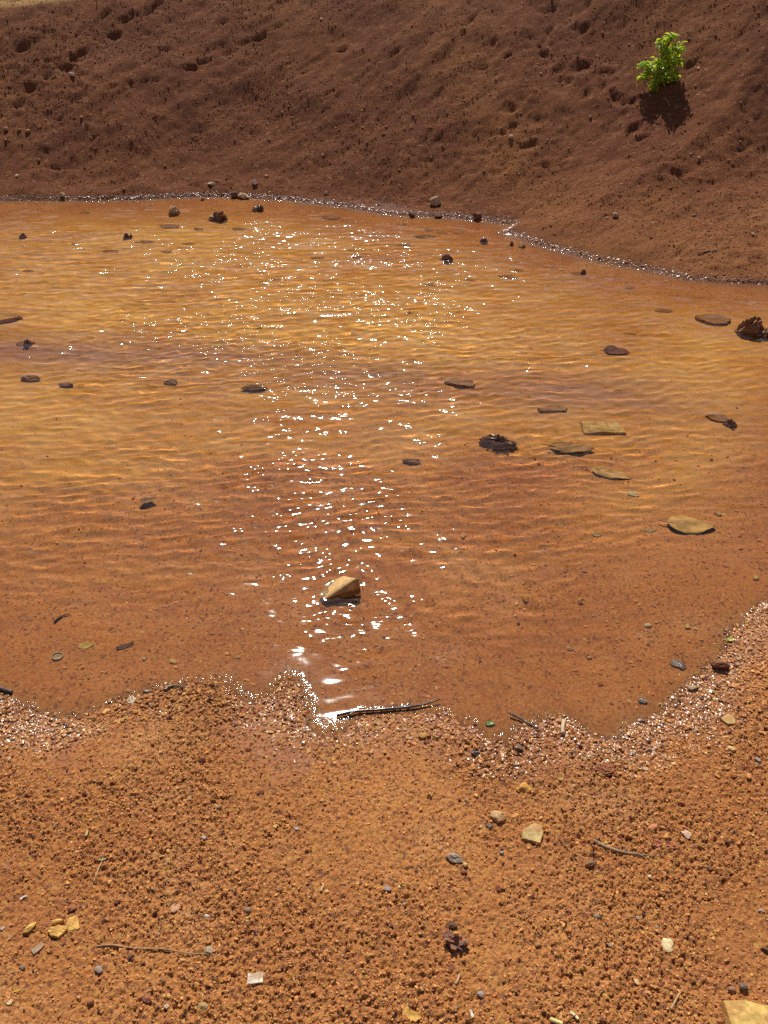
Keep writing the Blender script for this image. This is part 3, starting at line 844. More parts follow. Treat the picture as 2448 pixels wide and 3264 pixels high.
_seed = [100]
def stone(name, where, px, py, wpx, dep, hgt, col, label, cat="stone", rz=0.0, style='rock', group=None, cuts=7, lumps=0.0, rough=0.85, tilt=(0, 0), patch=None, n=7, sq=0.0, up=0.0, sub=None):
    """width in photograph pixels; depth and height relative to the width. where: g dry ground, b bed, e standing out of the water (height = exposed part)"""
    _seed[0] += 1; sd_ = _seed[0]
    if where == 'g': x, y, z = hit(px, py)
    elif where == 'b': x, y, z = bed_at(px, py)
    else:
        x, y, _ = wet(px, py); z = min(gz(x, y), -0.006)
    w = wpx * px_size(x, y, z)
    h = w * hgt
    bury = 0.0
    if where == 'e':
        h = (h * 0.78 - z) / 0.60; bury = 0.40 * h; w *= 1.0
    if style == 'rock':
        bm = rock_bm(w, w * dep, h + (0.12 * h if where == 'g' else 0.004), sd_, cuts=cuts, lumps=lumps, sub=sub or (4 if wpx > 60 else 3 if wpx > 26 else 2))
        base_z = z - (0.12 * h if where == 'g' else 0.004) - bury
    else:
        bm = flake_bm(outline(w, w * dep, n, sd_, sq), max(h, 0.0012), sd_)
        base_z = z + (0.0008 if where == 'g' else 0.0)
    o = bm_obj(bm, name, stone_mat(col, rough, patch=patch), (x, y, base_z + up), (math.radians(tilt[0]), math.radians(tilt[1]), math.radians(rz)), smooth=False)
    return tag(o, label, cat, group)

# --- stones and chips on the dry ground in front
S = stone
S("flat_stone", 'g', 1700, 2662, 86, .95, .13, KHAKI, "broad flat khaki stone, largest flat one in the middle of the dry foreground", style='flake', n=8, rz=-12)
S("stone", 'g', 1588, 2606, 52, .85, .42, TAN, "two-toned tan stone with a brown shaded face, just up-left of the broad khaki stone", rz=20, patch=(.30, .17, .06))
S("stone_chip", 'g', 1640, 2603, 28, .6, .3, (.60, .30, .07), "small orange chip touching the right side of the two-toned tan stone", "chip", rz=15)
S("charcoal_chip", 'g', 1558, 2637, 32, .5, .22, DGREY, "ridged charcoal chip left of the broad flat khaki stone", "chip", rz=-15, style='flake', n=5, sq=.4)
S("charcoal_chip", 'g', 1598, 2722, 20, .5, .25, GREY, "tiny grey charcoal chip below the broad flat khaki stone", "chip", style='flake', n=5)
S("lumpy_stone", 'g', 1448, 2740, 56, .62, .36, GREY, "mottled grey lumpy stone right of centre on the dry ground", rz=-28, lumps=.5, patch=(.30, .19, .13))
S("pebble", 'g', 1483, 2760, 18, .9, .7, TAN, "small tan pebble stuck to the right end of the mottled grey lumpy stone", "pebble")
S("pebble", 'g', 1478, 2783, 24, .7, .5, RBR, "reddish pebble just below the mottled grey lumpy stone", "pebble")
S("pebble", 'g', 1935, 2686, 22, .5, .3, YEL, "yellow pebble lying against the curved twig", "pebble", rz=18)
S("stone", 'g', 2186, 2662, 30, 1.1, .35, PINK, "pale pink stone right of the curled red leaf", rz=60)
S("clinker", 'g', 1452, 3008, 92, .72, .42, PURP, "dark purple clinker lump, biggest dark lump on the dry ground", lumps=.75, rz=-20, rough=.55, cuts=3, patch=(.26, .13, .10))
S("pebble", 'g', 1443, 2955, 28, .8, .6, DBR, "dark brown pebble just above the purple clinker lump", "pebble")
S("pebble", 'g', 1451, 2998, 18, .8, .7, (.50, .25, .07), "orange pebble resting on the purple clinker lump", "pebble", up=.022)
S("stone", 'g', 2120, 3016, 50, .85, .22, CREAM, "pale cream flat-topped stone alone at lower right", rz=-10, cuts=9)
S("stone_slab", 'g', 2418, 3275, 208, .72, .14, (.52, .35, .10), "yellow flat slab cut off by the bottom right corner", "slab", style='flake', n=4, rz=-3)
S("pebble", 'g', 2332, 3157, 26, .8, .55, (.145, .11, .085), "blue-grey pebble, left one of the dark pair above the corner slab", "pebble", rough=.5)
S("pebble", 'g', 2367, 3150, 28, .9, .85, (.10, .085, .07), "tall dark pebble, right one of the pair above the corner slab", "pebble")
S("stone_fragment", 'g', 190, 2972, 78, .62, .16, YEL, "largest yellow fragment of the cracked stone at lower left", style='flake', n=8, rz=5, group="pieces of the cracked yellow stone")
S("stone_fragment", 'g', 186, 2944, 58, .26, .26, YEL, "narrow yellow strip behind the largest fragment of the cracked stone", style='flake', n=6, rz=8, group="pieces of the cracked yellow stone")
S("stone_fragment", 'g', 232, 2950, 44, 1.2, .22, (.55, .32, .08), "rough yellow right-hand fragment of the cracked stone", lumps=.25, rz=40, group="pieces of the cracked yellow stone")
S("stone", 'g', 96, 2962, 48, .45, .32, YEL, "slim yellow stone left of the cracked yellow stone", rz=40, cuts=9)
S("pebble", 'g', 232, 2898, 30, .85, .45, RBR, "dark red-brown angular pebble above the cracked yellow stone", "pebble")
S("wood_chip", 'g', 122, 3024, 36, .5, .16, (.33, .27, .18), "grey-brown wood chip below the slim yellow stone", "wood chip", rz=48, style='flake', n=4, sq=.5)
S("wood_chip", 'g', 30, 2990, 26, .5, .16, (.28, .24, .18), "grey wood chip near the left edge beside the slim yellow stone", "wood chip", rz=-60, style='flake', n=5)
S("stone_chip", 'g', 12, 2960, 24, .7, .2, (.38, .31, .24), "pale grey chip at the very left edge above the grey wood chip", "chip", style='flake', n=5)
S("pebble", 'g', 420, 3051, 22, .65, .5, CHAR, "small black pebble just under the long straight twig", "pebble", rz=10)
S("pebble", 'g', 316, 3094, 28, .8, .5, GREY, "grey pebble below the left half of the long straight twig", "pebble")
S("pebble", 'g', 72, 3086, 22, .7, .4, DGREY, "dark grey chip-like pebble near the left edge below the wood chips", "pebble")
S("stone_chip", 'g', 34, 3199, 26, .8, .25, CREAM, "pale cream chip at far lower left", "chip", style='flake', n=5, rz=30)
S("wood_chip", 'g', 815, 3123, 44, .62, .2, PALE, "whitish squared chip with a groove at lower left of centre", "wood chip", rz=5, style='flake', n=4, sq=.7)
S("stone_chip", 'g', 666, 3034, 30, 1.0, .4, (.30, .25, .17), "grey-brown shell-like chip at the right end of the long straight twig", "chip", rz=40, cuts=9)
S("pebble", 'g', 290, 3198, 24, .8, .6, (.17, .05, .035), "dark maroon pebble near the bottom left", "pebble")
S("pebble", 'g', 470, 3190, 30, .7, .5, (.24, .09, .07), "purplish red pebble near the bottom, left of a pale chip", "pebble", rz=-15)
S("stone_chip", 'g', 534, 3213, 22, .8, .3, (.52, .43, .28), "pale tan chip right of the purplish red pebble", "chip", style='flake', n=5)
S("pebble", 'g', 502, 3210, 20, .7, .4, DGREY, "small grey pebble between the purplish red pebble and the pale tan chip", "pebble")
S("stone", 'g', 648, 3211, 34, .85, .45, OLIVE, "olive brown stone near the bottom edge, left of centre", patch=(.44, .30, .10))
S("pebble", 'g', 524, 3178, 13, .9, .5, YEL, "left of two tiny yellow pebbles above the pale tan chip", "pebble")
S("pebble", 'g', 539, 3179, 13, .9, .5, (.66, .46, .13), "right of two tiny yellow pebbles above the pale tan chip", "pebble")
S("pebble", 'g', 616, 3212, 14, .9, .5, YEL, "tiny yellow pebble just left of the olive brown stone", "pebble")
S("pebble", 'g', 788, 2905, 24, .8, .5, (.145, .11, .085), "dark blue-grey pebble left of centre on the dry ground", "pebble", rough=.5)
S("stone_chip", 'g', 784, 2938, 22, .8, .35, (.55, .33, .10), "yellowish chip just under the dark blue-grey pebble", "chip")
S("stone_chip", 'g', 660, 2922, 18, .6, .3, PALE, "white-grey sliver left of the dark blue-grey pebble", "chip")
S("pebble", 'g', 535, 2749, 24, .9, .4, (.36, .26, .11), "round khaki pebble on the left of the dry ground", "pebble")
S("pebble", 'g', 645, 2427, 26, .8, .6, (.13, .04, .03), "dark maroon pebble up near the shore, left of centre", "pebble")
S("pebble", 'g', 634, 2461, 22, .8, .6, (.26, .10, .045), "brown pebble just below the dark maroon one near the shore", "pebble")
S("stone_chip", 'g', 605, 2546, 20, .7, .35, TAN, "tan chip below the two pebbles near the shore", "chip")
S("pebble", 'g', 830, 2527, 26, .7, .5, RBR, "red-brown pebble midway between shore and bottom, left of centre", "pebble")
S("stone_chip", 'g', 650, 2672, 24, .6, .25, (.42, .40, .38), "light grey flake left of centre with a dark underside", "chip", style='flake', n=6)
S("stone_chip", 'g', 945, 2645, 26, .5, .25, (.40, .37, .35), "light grey flake near the middle of the dry ground", "chip", style='flake', n=6, rz=-15)
S("stone_chip", 'g', 878, 2637, 18, 1.0, .3, (.58, .36, .12), "yellowish flake left of the light grey flake near the middle", "chip", style='flake', n=5)
S("stone", 'g', 1592, 2832, 30, .8, .5, (.32, .11, .05), "red-brown angular stone between grey lumpy stone and clinker", rz=-30)
S("stone_chip", 'g', 1369, 2541, 18, .8, .9, TAN, "small upright tan chip just below the wet shore", "chip")
S("clod", 'g', 1930, 2458, 84, .55, .26, (.20, .065, .035), "dark red crumbly clod below the small side pool", "clod", lumps=.6, cuts=3)
S("stone", 'g', 1668, 2516, 52, .75, .38, OCH, "rough ochre stone at the edge of the glistening inlet", lumps=.35, rz=-5)
S("pebble", 'g', 1346, 2352, 26, .8, .6, (.60, .36, .09), "larger of two yellow pebbles on the wet gravel below the dark twig", "pebble")
S("pebble", 'g', 1387, 2352, 22, .7, .5, (.62, .40, .10), "smaller of two yellow pebbles on the wet gravel below the dark twig", "pebble")
S("flat_stone", 'g', 2325, 2300, 62, 1.0, .14, (.50, .37, .15), "triangular khaki flat stone on the right shore", style='flake', n=5, rz=35)
S("pebble", 'g', 2330, 2390, 26, .7, .45, (.66, .46, .20), "pale yellow pebble below the triangular khaki stone", "pebble", rz=-20)
S("pebble", 'g', 2257, 2381, 15, .9, .6, (.62, .33, .10), "small orange pebble left of the pale yellow one on the right shore", "pebble")
S("stone_chip", 'g', 2312, 2352, 24, .35, .2, (.60, .37, .13), "thin yellow sliver between triangular khaki stone and pale yellow pebble", "chip")
S("pebble", 'g', 2312, 2445, 13, .9, .5, YEL, "tiny yellow pebble lowest on the right shore", "pebble")
S("stone", 'g', 2292, 2128, 58, .6, .5, (.11, .05, .03), "dark brown stone with shadowed face on the right shoreline", rz=-10, cuts=5)
S("flat_stone", 'b', 2162, 2120, 50, .8, .28, GREY, "grey flat stone in the shallows left of the dark brown shore stone", rz=-15)
S("flat_stone", 'b', 2046, 2236, 46, .8, .25, (.36, .33, .26), "grey-khaki flake in the shallows below the grey flat stone", style='flake', n=5)
S("stone_chip", 'g', 2040, 2301, 28, .6, .35, (.45, .43, .40), "pale grey chip on the wet gravel right of the side pool", "chip", style='flake', n=6)
S("stone_chip", 'g', 2205, 2197, 46, .4, .2, (.42, .32, .17), "tan-grey chip on the wet right shoreline under the dark brown stone", "chip", style='flake', n=6, rz=12)
S("lumpy_stone", 'b', 1955, 2368, 36, .7, .3, DGREY, "dark grey lump sunk in the small side pool", lumps=.5)
S("charcoal_chip", 'g', 1652, 2392, 30, .6, .7, DGREY, "dark charcoal block with a glinting top in the wet inlet", "chip", cuts=9, rough=.2)
S("charcoal_chip", 'g', 1516, 2406, 30, .5, .4, CHAR, "black charcoal chip at left side of the wet inlet", "chip", cuts=9, rough=.25)
S("stone_chip", 'g', 420, 2234, 24, .95, .25, (.50, .36, .17), "tan squared chip on the wet left shoreline", "chip", style='flake', n=4, sq=.5, rz=60, tilt=(14, 0))
S("charcoal_chip", 'g', 470, 2209, 28, .5, .4, DGREY, "dark charcoal chip on the wet left shoreline right of the tan chip", "chip", cuts=9, rough=.3)
S("stone_chip", 'g', 2415, 2425, 28, .45, .25, (.30, .28, .26), "grey flake by the right edge below the triangular khaki stone", "chip", style='flake', n=5, rz=-35)
S("charcoal_chip", 'g', 2352, 2481, 24, .45, .3, CHAR, "dark charcoal flake near the right edge of the dry ground", "chip", style='flake', n=5)
S("pebble", 'g', 1902, 2925, 24, .7, .4, (.20, .17, .12), "dark olive pebble in the right half of the dry ground", "pebble")
S("pebble", 'g', 1935, 2935, 13, .8, .5, YEL, "tiny yellow pebble beside the dark olive pebble", "pebble")
S("pebble", 'g', 1946, 3015, 18, .8, .4, (.22, .24, .18), "greenish grey pebble left of the pale cream stone", "pebble")
S("pebble", 'g', 2142, 3030 - 18, 11, .8, .5, CREAM, "tiny cream pebble at the right side of the pale cream stone", "pebble")
S("pebble", 'g', 2092, 3000, 15, .8, .5, (.60, .38, .2), "tiny peach pebble at the upper left of the pale cream stone", "pebble")
S("pebble", 'g', 1531, 3172, 26, .8, .4, (.27, .25, .25), "grey pebble near the bottom, right of centre", "pebble")
S("pebble", 'g', 2110, 3210, 16, .8, .5, DGREY, "small dark grey pebble beside the upright straw", "pebble")
S("stone_chip", 'g', 2029, 3132, 16, 1.1, .4, (.62, .42, .2), "small peach chip between pale cream stone and bottom edge", "chip")
S("pebble", 'g', 1714, 3016, 22, .7, .5, (.32, .17, .09), "brown pebble between clinker and pale cream stone", "pebble")
S("pebble", 'g', 1930, 3180, 26, .6, .4, (.50, .27, .07), "ochre pebble near the bottom left of the upright straw", "pebble", rz=-30)
S("pebble", 'g', 2435, 3030, 26, .8, .6, DBR, "dark brown pebble at the right edge above the corner slab", "pebble")
S("stone_chip", 'g', 1235, 2835, 34, .6, .2, (.29, .26, .23), "bluish grey flat chip near the centre of the dry ground", "chip", style='flake', n=6, rz=-30)
S("pebble", 'g', 1290, 2885, 18, .8, .4, GREY, "small grey pebble left of the purple clinker and above it", "pebble")
S("stone_chip", 'g', 2425, 2905, 26, .6, .25, (.30, .31, .27), "greenish grey chip close to the right edge", "chip", style='flake', n=5)
S("stone", 'g', 2080, 2642, 36, .7, .4, (.45, .20, .09), "orange brown stone above the curled red leaf", rz=10)
S("stone", 'g', 560, 2895, 36, .9, .18, (.55, .30, .17), "pale pinkish flat stone left of centre set in the crust", cuts=9)

# --- the far bank
S("stone", 'g', 1388, 654, 36, .9, .72, (.42, .31, .18), "rounded tan stone on the bank just above the far waterline", cuts=5, rz=-20)
S("slab_stone", 'g', 776, 632, 38, .8, .42, (.44, .31, .16), "tan topped stone at the far waterline, right half of a touching pair", "stone", cuts=5)
S("stone", 'g', 748, 628, 26, .9, .65, DBR, "dark brown stone at the far waterline, left half of a touching pair", cuts=5)
S("stone", 'g', 1315, 692, 20, .9, .75, DBR, "small dark stone at the far waterline below the rounded tan stone", cuts=5)
S("stone", 'g', 1396, 694, 26, .7, .45, (.07, .045, .035), "wider dark stone at the far waterline right below the rounded tan stone", cuts=5)
S("stone", 'g', 1520, 696, 28, .8, .75, (.12, .06, .035), "dark block at the far waterline before the shore bends toward the viewer", cuts=5)
S("stone", 'g', 813, 586, 18, .8, .7, (.78, .72, .58), "bright white stone on the bank above the far waterline", cuts=5)
S("stone_chip", 'g', 672, 590, 24, .6, .35, (.42, .38, .33), "blue-grey chip on the bank left of the bright white stone", "chip", cuts=5)
S("stone", 'g', 1961, 692, 20, .8, .8, (.50, .34, .19), "tan stone on the broad toe of the bank at right", cuts=5)
S("pebble", 'g', 1935, 698, 12, .8, .6, (.52, .42, .3), "small pale pebble left of the tan stone on the toe of the bank", "pebble")
S("stone", 'g', 1628, 441, 15, .8, .7, (.62, .52, .38), "pale stone beneath the left holes of the bank", cuts=5)
S("litter_scrap", 'g', 232, 242, 26, .5, .3, (.55, .55, .56), "pale scrap among the dark holes at upper left of the bank", "litter", rz=-30, style='flake', n=5)
ORD = ["leftmost", "second from the left", "third from the left", "fourth from the left", "fifth from the left", "sixth from the left", "seventh from the left", "eighth from the left", "ninth from the left", "tenth from the left", "eleventh from the left"]
def ordered(items, zone):
    """each item with its zone's words and its place from the left inside that zone"""
    by = {}
    for it in sorted(items): by.setdefault(zone(*it[:2]), []).append(it)
    for zn, its in by.items():
        for i, it in enumerate(its):
            yield it, zn, ("only one" if len(its) == 1 else "rightmost" if i == len(its) - 1 else ORD[i])
PEBBLES = [(1024, 65, 9), (260, 377, 9), (900, 362, 8), (1373, 167, 9), (1724, 238, 9), (2058, 191, 9), (2226, 222, 10), (2228, 508, 10), (1882, 376, 10), (1920, 108, 9), (2005, 145, 8),
                    (1480, 92, 9), (62, 418, 14), (20, 415, 15), (90, 425, 16), (20, 450, 10), (125, 512, 10), (395, 605, 11), (55, 565, 12), (200, 626, 16), (1040, 620, 12), (850, 565, 12), (526, 533, 10),
                    (1030, 498, 9), (2320, 790, 10), (2398, 750, 12), (2210, 690, 11), (2080, 715, 10), (1375, 505, 8), (1745, 448, 8), (1156, 410, 8), (770, 508, 8), (2360, 330, 8), (1980, 590, 8)]
def bank_zone(px, py):
    if px < 300: return "at the left foot of the bank" if py > 395 else "high on the left bank"
    if py < 260: return "high on the bank" if px < 2040 else "beside the shrub on the bank"
    if px > 1950: return "low on the right of the bank" if py > 600 else "on the right bank below the shrub"
    return "low on the middle bank" if py > 480 else "halfway up the middle bank"
for (px, py, w), zn, od in ordered(PEBBLES, bank_zone):
    c_, nm_ = random.Random(px).choice([(CREAM, "cream"), (TAN, "tan"), ((.55, .42, .28), "pale"), ((.5, .38, .2), "pale tan")])
    S("pale_pebble", 'g', px, py, w, .8, .7, c_, "small %s pebble %s, %s there" % (nm_, zn, od), "pebble", group="pale pebbles scattered over the far bank", cuts=5)

# --- rocks standing out of the water
S("rock", 'e', 553, 676, 42, .8, .62, (.42, .31, .16), "pale tan two-peaked rock standing in the water near the far shore", "rock", lumps=.25, cuts=4, rz=20)
S("rock", 'e', 695, 694, 64, .7, .40, (.10, .05, .025), "dark brown jagged rock standing in the water near the far shore", "rock", lumps=.45, cuts=3)
S("rock", 'e', 822, 666, 40, .7, .48, (.045, .04, .038), "black glinting rock in the water near the far shore", "rock", lumps=.4, cuts=3, rough=.3)
S("rock", 'e', 72, 750, 28, .7, .34, (.09, .055, .035), "small dark rock in the water at far left", "rock", cuts=4)
S("rock", 'e', 404, 750, 22, .7, .42, (.13, .07, .04), "small brown rock in the water left of the two-peaked rock and nearer", "rock", cuts=4)
S("pebble", 'e', 418, 748, 10, .8, .9, (.60, .52, .4), "tiny pale pebble touching the small brown rock in the far water", "pebble")
S("rock", 'e', 645, 637, 16, .8, .5, (.05, .04, .035), "tiny black rock in the water at the far edge", "rock", cuts=4)
S("rock", 'e', 1542, 768, 28, .8, .5, (.05, .04, .04), "rounded black shiny rock in the water by the bend of the far shore", "rock", cuts=2, rough=.18)
S("rock", 'e', 1630, 778, 16, .8, .75, (.07, .04, .035), "small dark rock right of the rounded black shiny rock", "rock", cuts=4)
S("rock", 'e', 1664, 784, 24, .8, .6, (.42, .28, .15), "small pale brown rock by the shoreline bend", "rock", cuts=5)
S("flat_stone", 'e', 1620, 741, 56, 1.3, .10, (.46, .36, .24), "pale flat pointed stone forming the tip of the shoreline bend", cuts=5, rz=20)
S("rock", 'e', 1426, 822, 36, .8, .45, (.06, .04, .03), "small dark rock with pale flank in the water right of the glitter", "rock", cuts=4, patch=(.22, .18, .13))
S("rock", 'e', 1860, 868, 17, .8, .7, (.07, .045, .035), "tiny dark rock in the water along the right far shore", "rock", cuts=4)
S("rock", 'e', 2392, 1052, 92, .8, .68, (.13, .075, .045), "big crusty dark rock in the water at the right edge", "rock", lumps=.45, cuts=4, rz=10)
S("rock", 'e', 2452, 1062, 70, .8, .4, (.13, .08, .05), "low crusty rock joined against the big one at the right edge", "rock", lumps=.4, cuts=4)
S("rock", 'e', 1590, 1398, 128, .42, .17, (.09, .05, .035), "dark wet jagged rock glinting in mid puddle, right of centre", "rock", lumps=.4, cuts=4, rough=.3, rz=-14)
S("rock", 'e', 2330, 1345, 44, .7, .34, (.05, .035, .03), "small black rock at right with a dark sunken body", "rock", lumps=.3, cuts=4, rough=.3)
S("sunken_stone", 'b', 2285, 1335, 92, .7, .10, (.17, .085, .045), "dark sunken stone beside the small black rock at right", style='flake', n=8, rz=-15)
S("rock", 'e', 86, 1086, 30, .7, .30, (.08, .05, .035), "small dark rock with a bright tip at left of the puddle", "rock", lumps=.3, cuts=4, rough=.25)
S("sunken_stone", 'b', 80, 1095, 70, .6, .14, (.13, .075, .05), "dark sunken stone under the small bright-tipped rock at left", style='flake', n=7, rz=25)
S("slab_stone", 'b', 10, 1012, 165, .6, .12, (.56, .28, .08), "flat ochre slab just under the water at the left edge", "slab", style='flake', n=8, rz=-6)
S("clod", 'b', 98, 1210, 66, .55, .36, (.14, .07, .04), "dark clod just under the surface at left, left one of two", "clod", lumps=.3)
S("clod", 'b', 212, 1228, 50, .5, .36, (.13, .065, .038), "dark clod just under the surface at left, right one of two", "clod", lumps=.3)
S("clod", 'b', 545, 1222, 48, .6, .4, (.08, .05, .035), "dark clod under the water left of the glitter", "clod", lumps=.3)
S("clod", 'b', 1312, 1474, 62, .5, .3, (.10, .06, .05), "dark flat clod under the water in mid puddle", "clod", lumps=.3)
S("clod", 'b', 810, 1240, 90, .4, .25, (.16, .09, .04), "long dark clod under the water below the glitter", "clod", lumps=.3)
S("sunken_stone", 'b', 1468, 1222, 110, .6, .14, (.26, .13, .06), "broad brown sunken stone right of the glitter", style='flake', n=8, rz=-8)
S("sunken_stone", 'b', 2268, 1022, 125, .75, .13, (.30, .14, .055), "broad flat sunken stone with a dark front edge near the big right rock", style='flake', n=8, rz=-4)
S("sunken_stone", 'b', 1920, 1366, 105, .55, .12, (.62, .40, .12), "yellow squared slab under the water right of the dark wet rock", "stone", style='flake', n=4, sq=.7, rz=2)
S("sunken_stone", 'b', 1765, 1305, 110, .5, .10, (.30, .15, .06), "low brown sunken stone above the yellow squared slab", style='flake', n=8)
SUNKEN = [(1620, 882, 80), (1500, 892, 44), (1655, 862, 34), (2008, 918, 40), (1282, 716, 44), (1365, 732, 46), (1350, 754, 84), (1410, 742, 44), (1462, 742, 40), (1288, 780, 60), (1052, 694, 90), (540, 720, 76),
                    (632, 730, 46), (762, 730, 54), (462, 770, 70), (602, 777, 62), (530, 801, 44), (352, 802, 60), (1012, 822, 54), (1120, 796, 34), (1140, 820, 40), (240, 778, 34), (2010, 1063, 44), (272, 678, 44),
                    (1840, 870, 50), (1420, 826, 52), (1370, 905, 50), (880, 888, 44), (2120, 990, 70), (90, 862, 46)]
def pond_zone(px, py):
    side = "at the left of" if px < 700 else "in the middle of" if px < 1270 else "right of the glitter in" if px < 1580 else "at the right of"
    row = "farthest water" if py < 760 else "far water" if py < 840 else "mid puddle"
    return side + " the " + row
for (px, py, w), zn, od in ordered(SUNKEN, pond_zone):
    S("sunken_leaf", 'b', px, py, w, .5, .03, (.15, .065, .028), "dark sunken leaf %s, %s there" % (zn, od), "leaf", group="dark leaves sunk in the far half", style='flake', n=9, rz=(px % 30) - 15)
for i, (px, py, w, c, lab) in enumerate([
        (2065, 1994, 26, CREAM, "pale yellow pebble under water near the right shore, leftmost and largest of the cluster"),
        (2092, 1985, 16, YEL, "small yellow pebble beside the largest pale pebble under water near the right shore"),
        (2190, 1998, 24, YEL, "yellow flat pebble under water midway in the right shore cluster"),
        (2216, 2006, 18, CREAM, "cream pebble under water at the right end of the shore cluster"),
        (1816, 2071, 26, TAN, "tan flat pebble alone under shallow water right of the brightest glint"),
        (1878, 2098, 18, TAN, "small tan pebble right of the lone tan flat pebble under shallow water"),
        (1850, 1912, 22, (.55, .25, .10), "orange pebble under water right of the tented brown leaf, beside a dark one"),
        (1850, 1922, 20, (.12, .06, .04), "dark pebble under water touching the orange pebble"),
        (1675, 1915, 26, YEL, "yellow pebble under water between tented brown leaf and right shore"),
        (553, 2111, 26, (.62, .36, .10), "yellow pebble under shallow water at left, above the wet shoreline"),
        (756, 2096, 22, (.55, .30, .10), "ochre pebble under shallow water left of the gravel finger"),
        (2410, 1843, 26, YEL, "yellow chip under water at the right edge"),
        (1478, 1709, 26, (.55, .30, .10), "orange-tan pebble under water in mid puddle"),
        (2290, 1640, 22, (.55, .36, .14), "small tan chip under water just above the big tan leaf")]):
    S("bed_pebble", 'b', px, py, w, .75, .4, c, lab, "pebble", cuts=6, rz=i * 37)

# --- leaves
def leaf(name, where, px, py, wpx, ratio, col, label, rz=0, tilt=(0, 0), curl=0.5, fold=0.15, up=0.0, group=None, stalk=True, wave=0.04, ragged=.08, tip=.7, rough=.55, trans=.2):
    _seed[0] += 1
    if where == 'g': x, y, z = hit(px, py)
    elif where == 'b': x, y, z = bed_at(px, py)
    else: x, y, z = wet(px, py)
    L = wpx * px_size(x, y, z)
    root = empty(name, (x, y, z + 0.001 + up), math.radians(rz))
    root.rotation_euler = (math.radians(tilt[0]), math.radians(tilt[1]), math.radians(rz))
    m = leaf_mat(col, rough, trans)
    bl = bm_obj(leaf_bm(L, L * ratio, curl, fold, ragged, _seed[0], th=max(0.0007, L * .008), tip=tip, wave=wave), "blade", m, parent=root)
    if stalk:
        zz = bl.data.vertices[4].co.z
        bm_obj(tube_bm([(-L * .30, 0, zz * .4 + .0012), (-L * .5, 0, zz + .0012), (-L * .66, L * .05, zz * .8 + .0012)], [L * .012, L * .016, L * .012], sides=5, knots=.05), "stalk", leaf_mat(tuple(v * .6 for v in col), .7, 0), parent=root)
    tag(root, label, "leaf", group)
    return root
leaf("brown_leaf", 'b', 2200, 1678, 150, .58, (.66, .36, .10), "big tan leaf under the water at right with a wavy lower edge", rz=-8, curl=.35, fold=.04, up=.005, wave=.06)
leaf("brown_leaf", 'b', 1948, 1512, 130, .42, (.62, .33, .09), "slim tan leaf under the water tilted with a dark left edge", rz=-24, curl=.3, fold=.1, up=.006, tilt=(8, 0))
leaf("brown_leaf", 'b', 1822, 1432, 145, .40, (.40, .19, .05), "dull brown leaf under the water casting a long dark shadow, near the slim tan leaf", rz=-8, curl=.3, fold=-.05, up=.008)
leaf("brown_leaf", 'b', 2018, 1577, 38, .6, (.62, .44, .2), "tiny pale leaf under the water between two bigger tan leaves", rz=-30, stalk=False)
leaf("brown_leaf", 'b', 2072, 1690, 42, .42, (.58, .36, .13), "small tan leaf under the water left of the big tan leaf", rz=4, stalk=False)
leaf("brown_leaf", 'b', 1900, 1704, 32, .7, (.60, .36, .14), "tiny orange-tan leaf under the water farther left of the big tan leaf", rz=-15, stalk=False)
leaf("brown_leaf", 'b', 275, 2058, 52, .55, (.62, .40, .10), "yellow leaf under shallow water right of the round bottle cap", rz=12, stalk=False)
leaf("brown_leaf", 'b', 475, 1602, 60, .5, (.40, .20, .08), "curled brown leaf under the water at left with a dark hollow", rz=20, curl=1.6, fold=.4, up=.012, stalk=False)
leaf("red_leaf", 'b', 1965, 1120, 82, .7, (.20, .07, .04), "dark red leaf under the water at right, below the purple band", rz=-18, fold=.1, up=.005)
leaf("brown_leaf", 'b', 400, 2060, 60, .3, (.16, .08, .045), "dark narrow leaf under shallow water left, far from the shore", rz=25, curl=.8, stalk=False)
leaf("dry_leaf", 'g', 2090, 2692, 46, .55, (.42, .13, .08), "curled red leaf on dry ground, left half of the pair", rz=-10, curl=1.7, fold=.5, stalk=False, group="curled red leaves")
leaf("dry_leaf", 'g', 2140, 2700, 42, .45, (.44, .15, .09), "curled red leaf on dry ground, right half of the pair", rz=-30, curl=1.5, fold=.5, stalk=False, group="curled red leaves")
leaf("dry_leaf", 'g', 330, 2740, 36, .5, (.38, .27, .13), "small folded khaki leaf at the head of a thin pale stem, at left", rz=10, curl=1.0, fold=.7, stalk=False)
leaf("dry_leaf", 'g', 1312, 3240, 66, .55, (.62, .34, .07), "ragged yellow leaf pressed into the ground at the bottom centre", rz=-10, curl=.4, ragged=.5, stalk=False)
leaf("dry_leaf", 'g', 716, 3127, 30, .4, (.60, .28, .05), "small orange leaf left of the whitish squared chip", rz=6, curl=.9, fold=.4, stalk=False)
leaf("dry_leaf", 'g', 60, 3157, 28, .3, (.66, .38, .06), "small yellow leaf sliver near the lower left corner", rz=25, curl=.6, fold=.4, stalk=False)
leaf("green_leaf", 'g', 1562, 2312, 34, .5, (.22, .36, .06), "fresh green leaf on the water's edge, right of the dark wet twig", rz=8, curl=.6, stalk=False, rough=.25, up=.004)
leaf("green_leaf", 'g', 2328, 2043, 26, .6, (.48, .50, .08), "yellow-green leaf on the right shoreline above the dark brown stone", rz=10, curl=.6, stalk=False, rough=.3, up=.003)

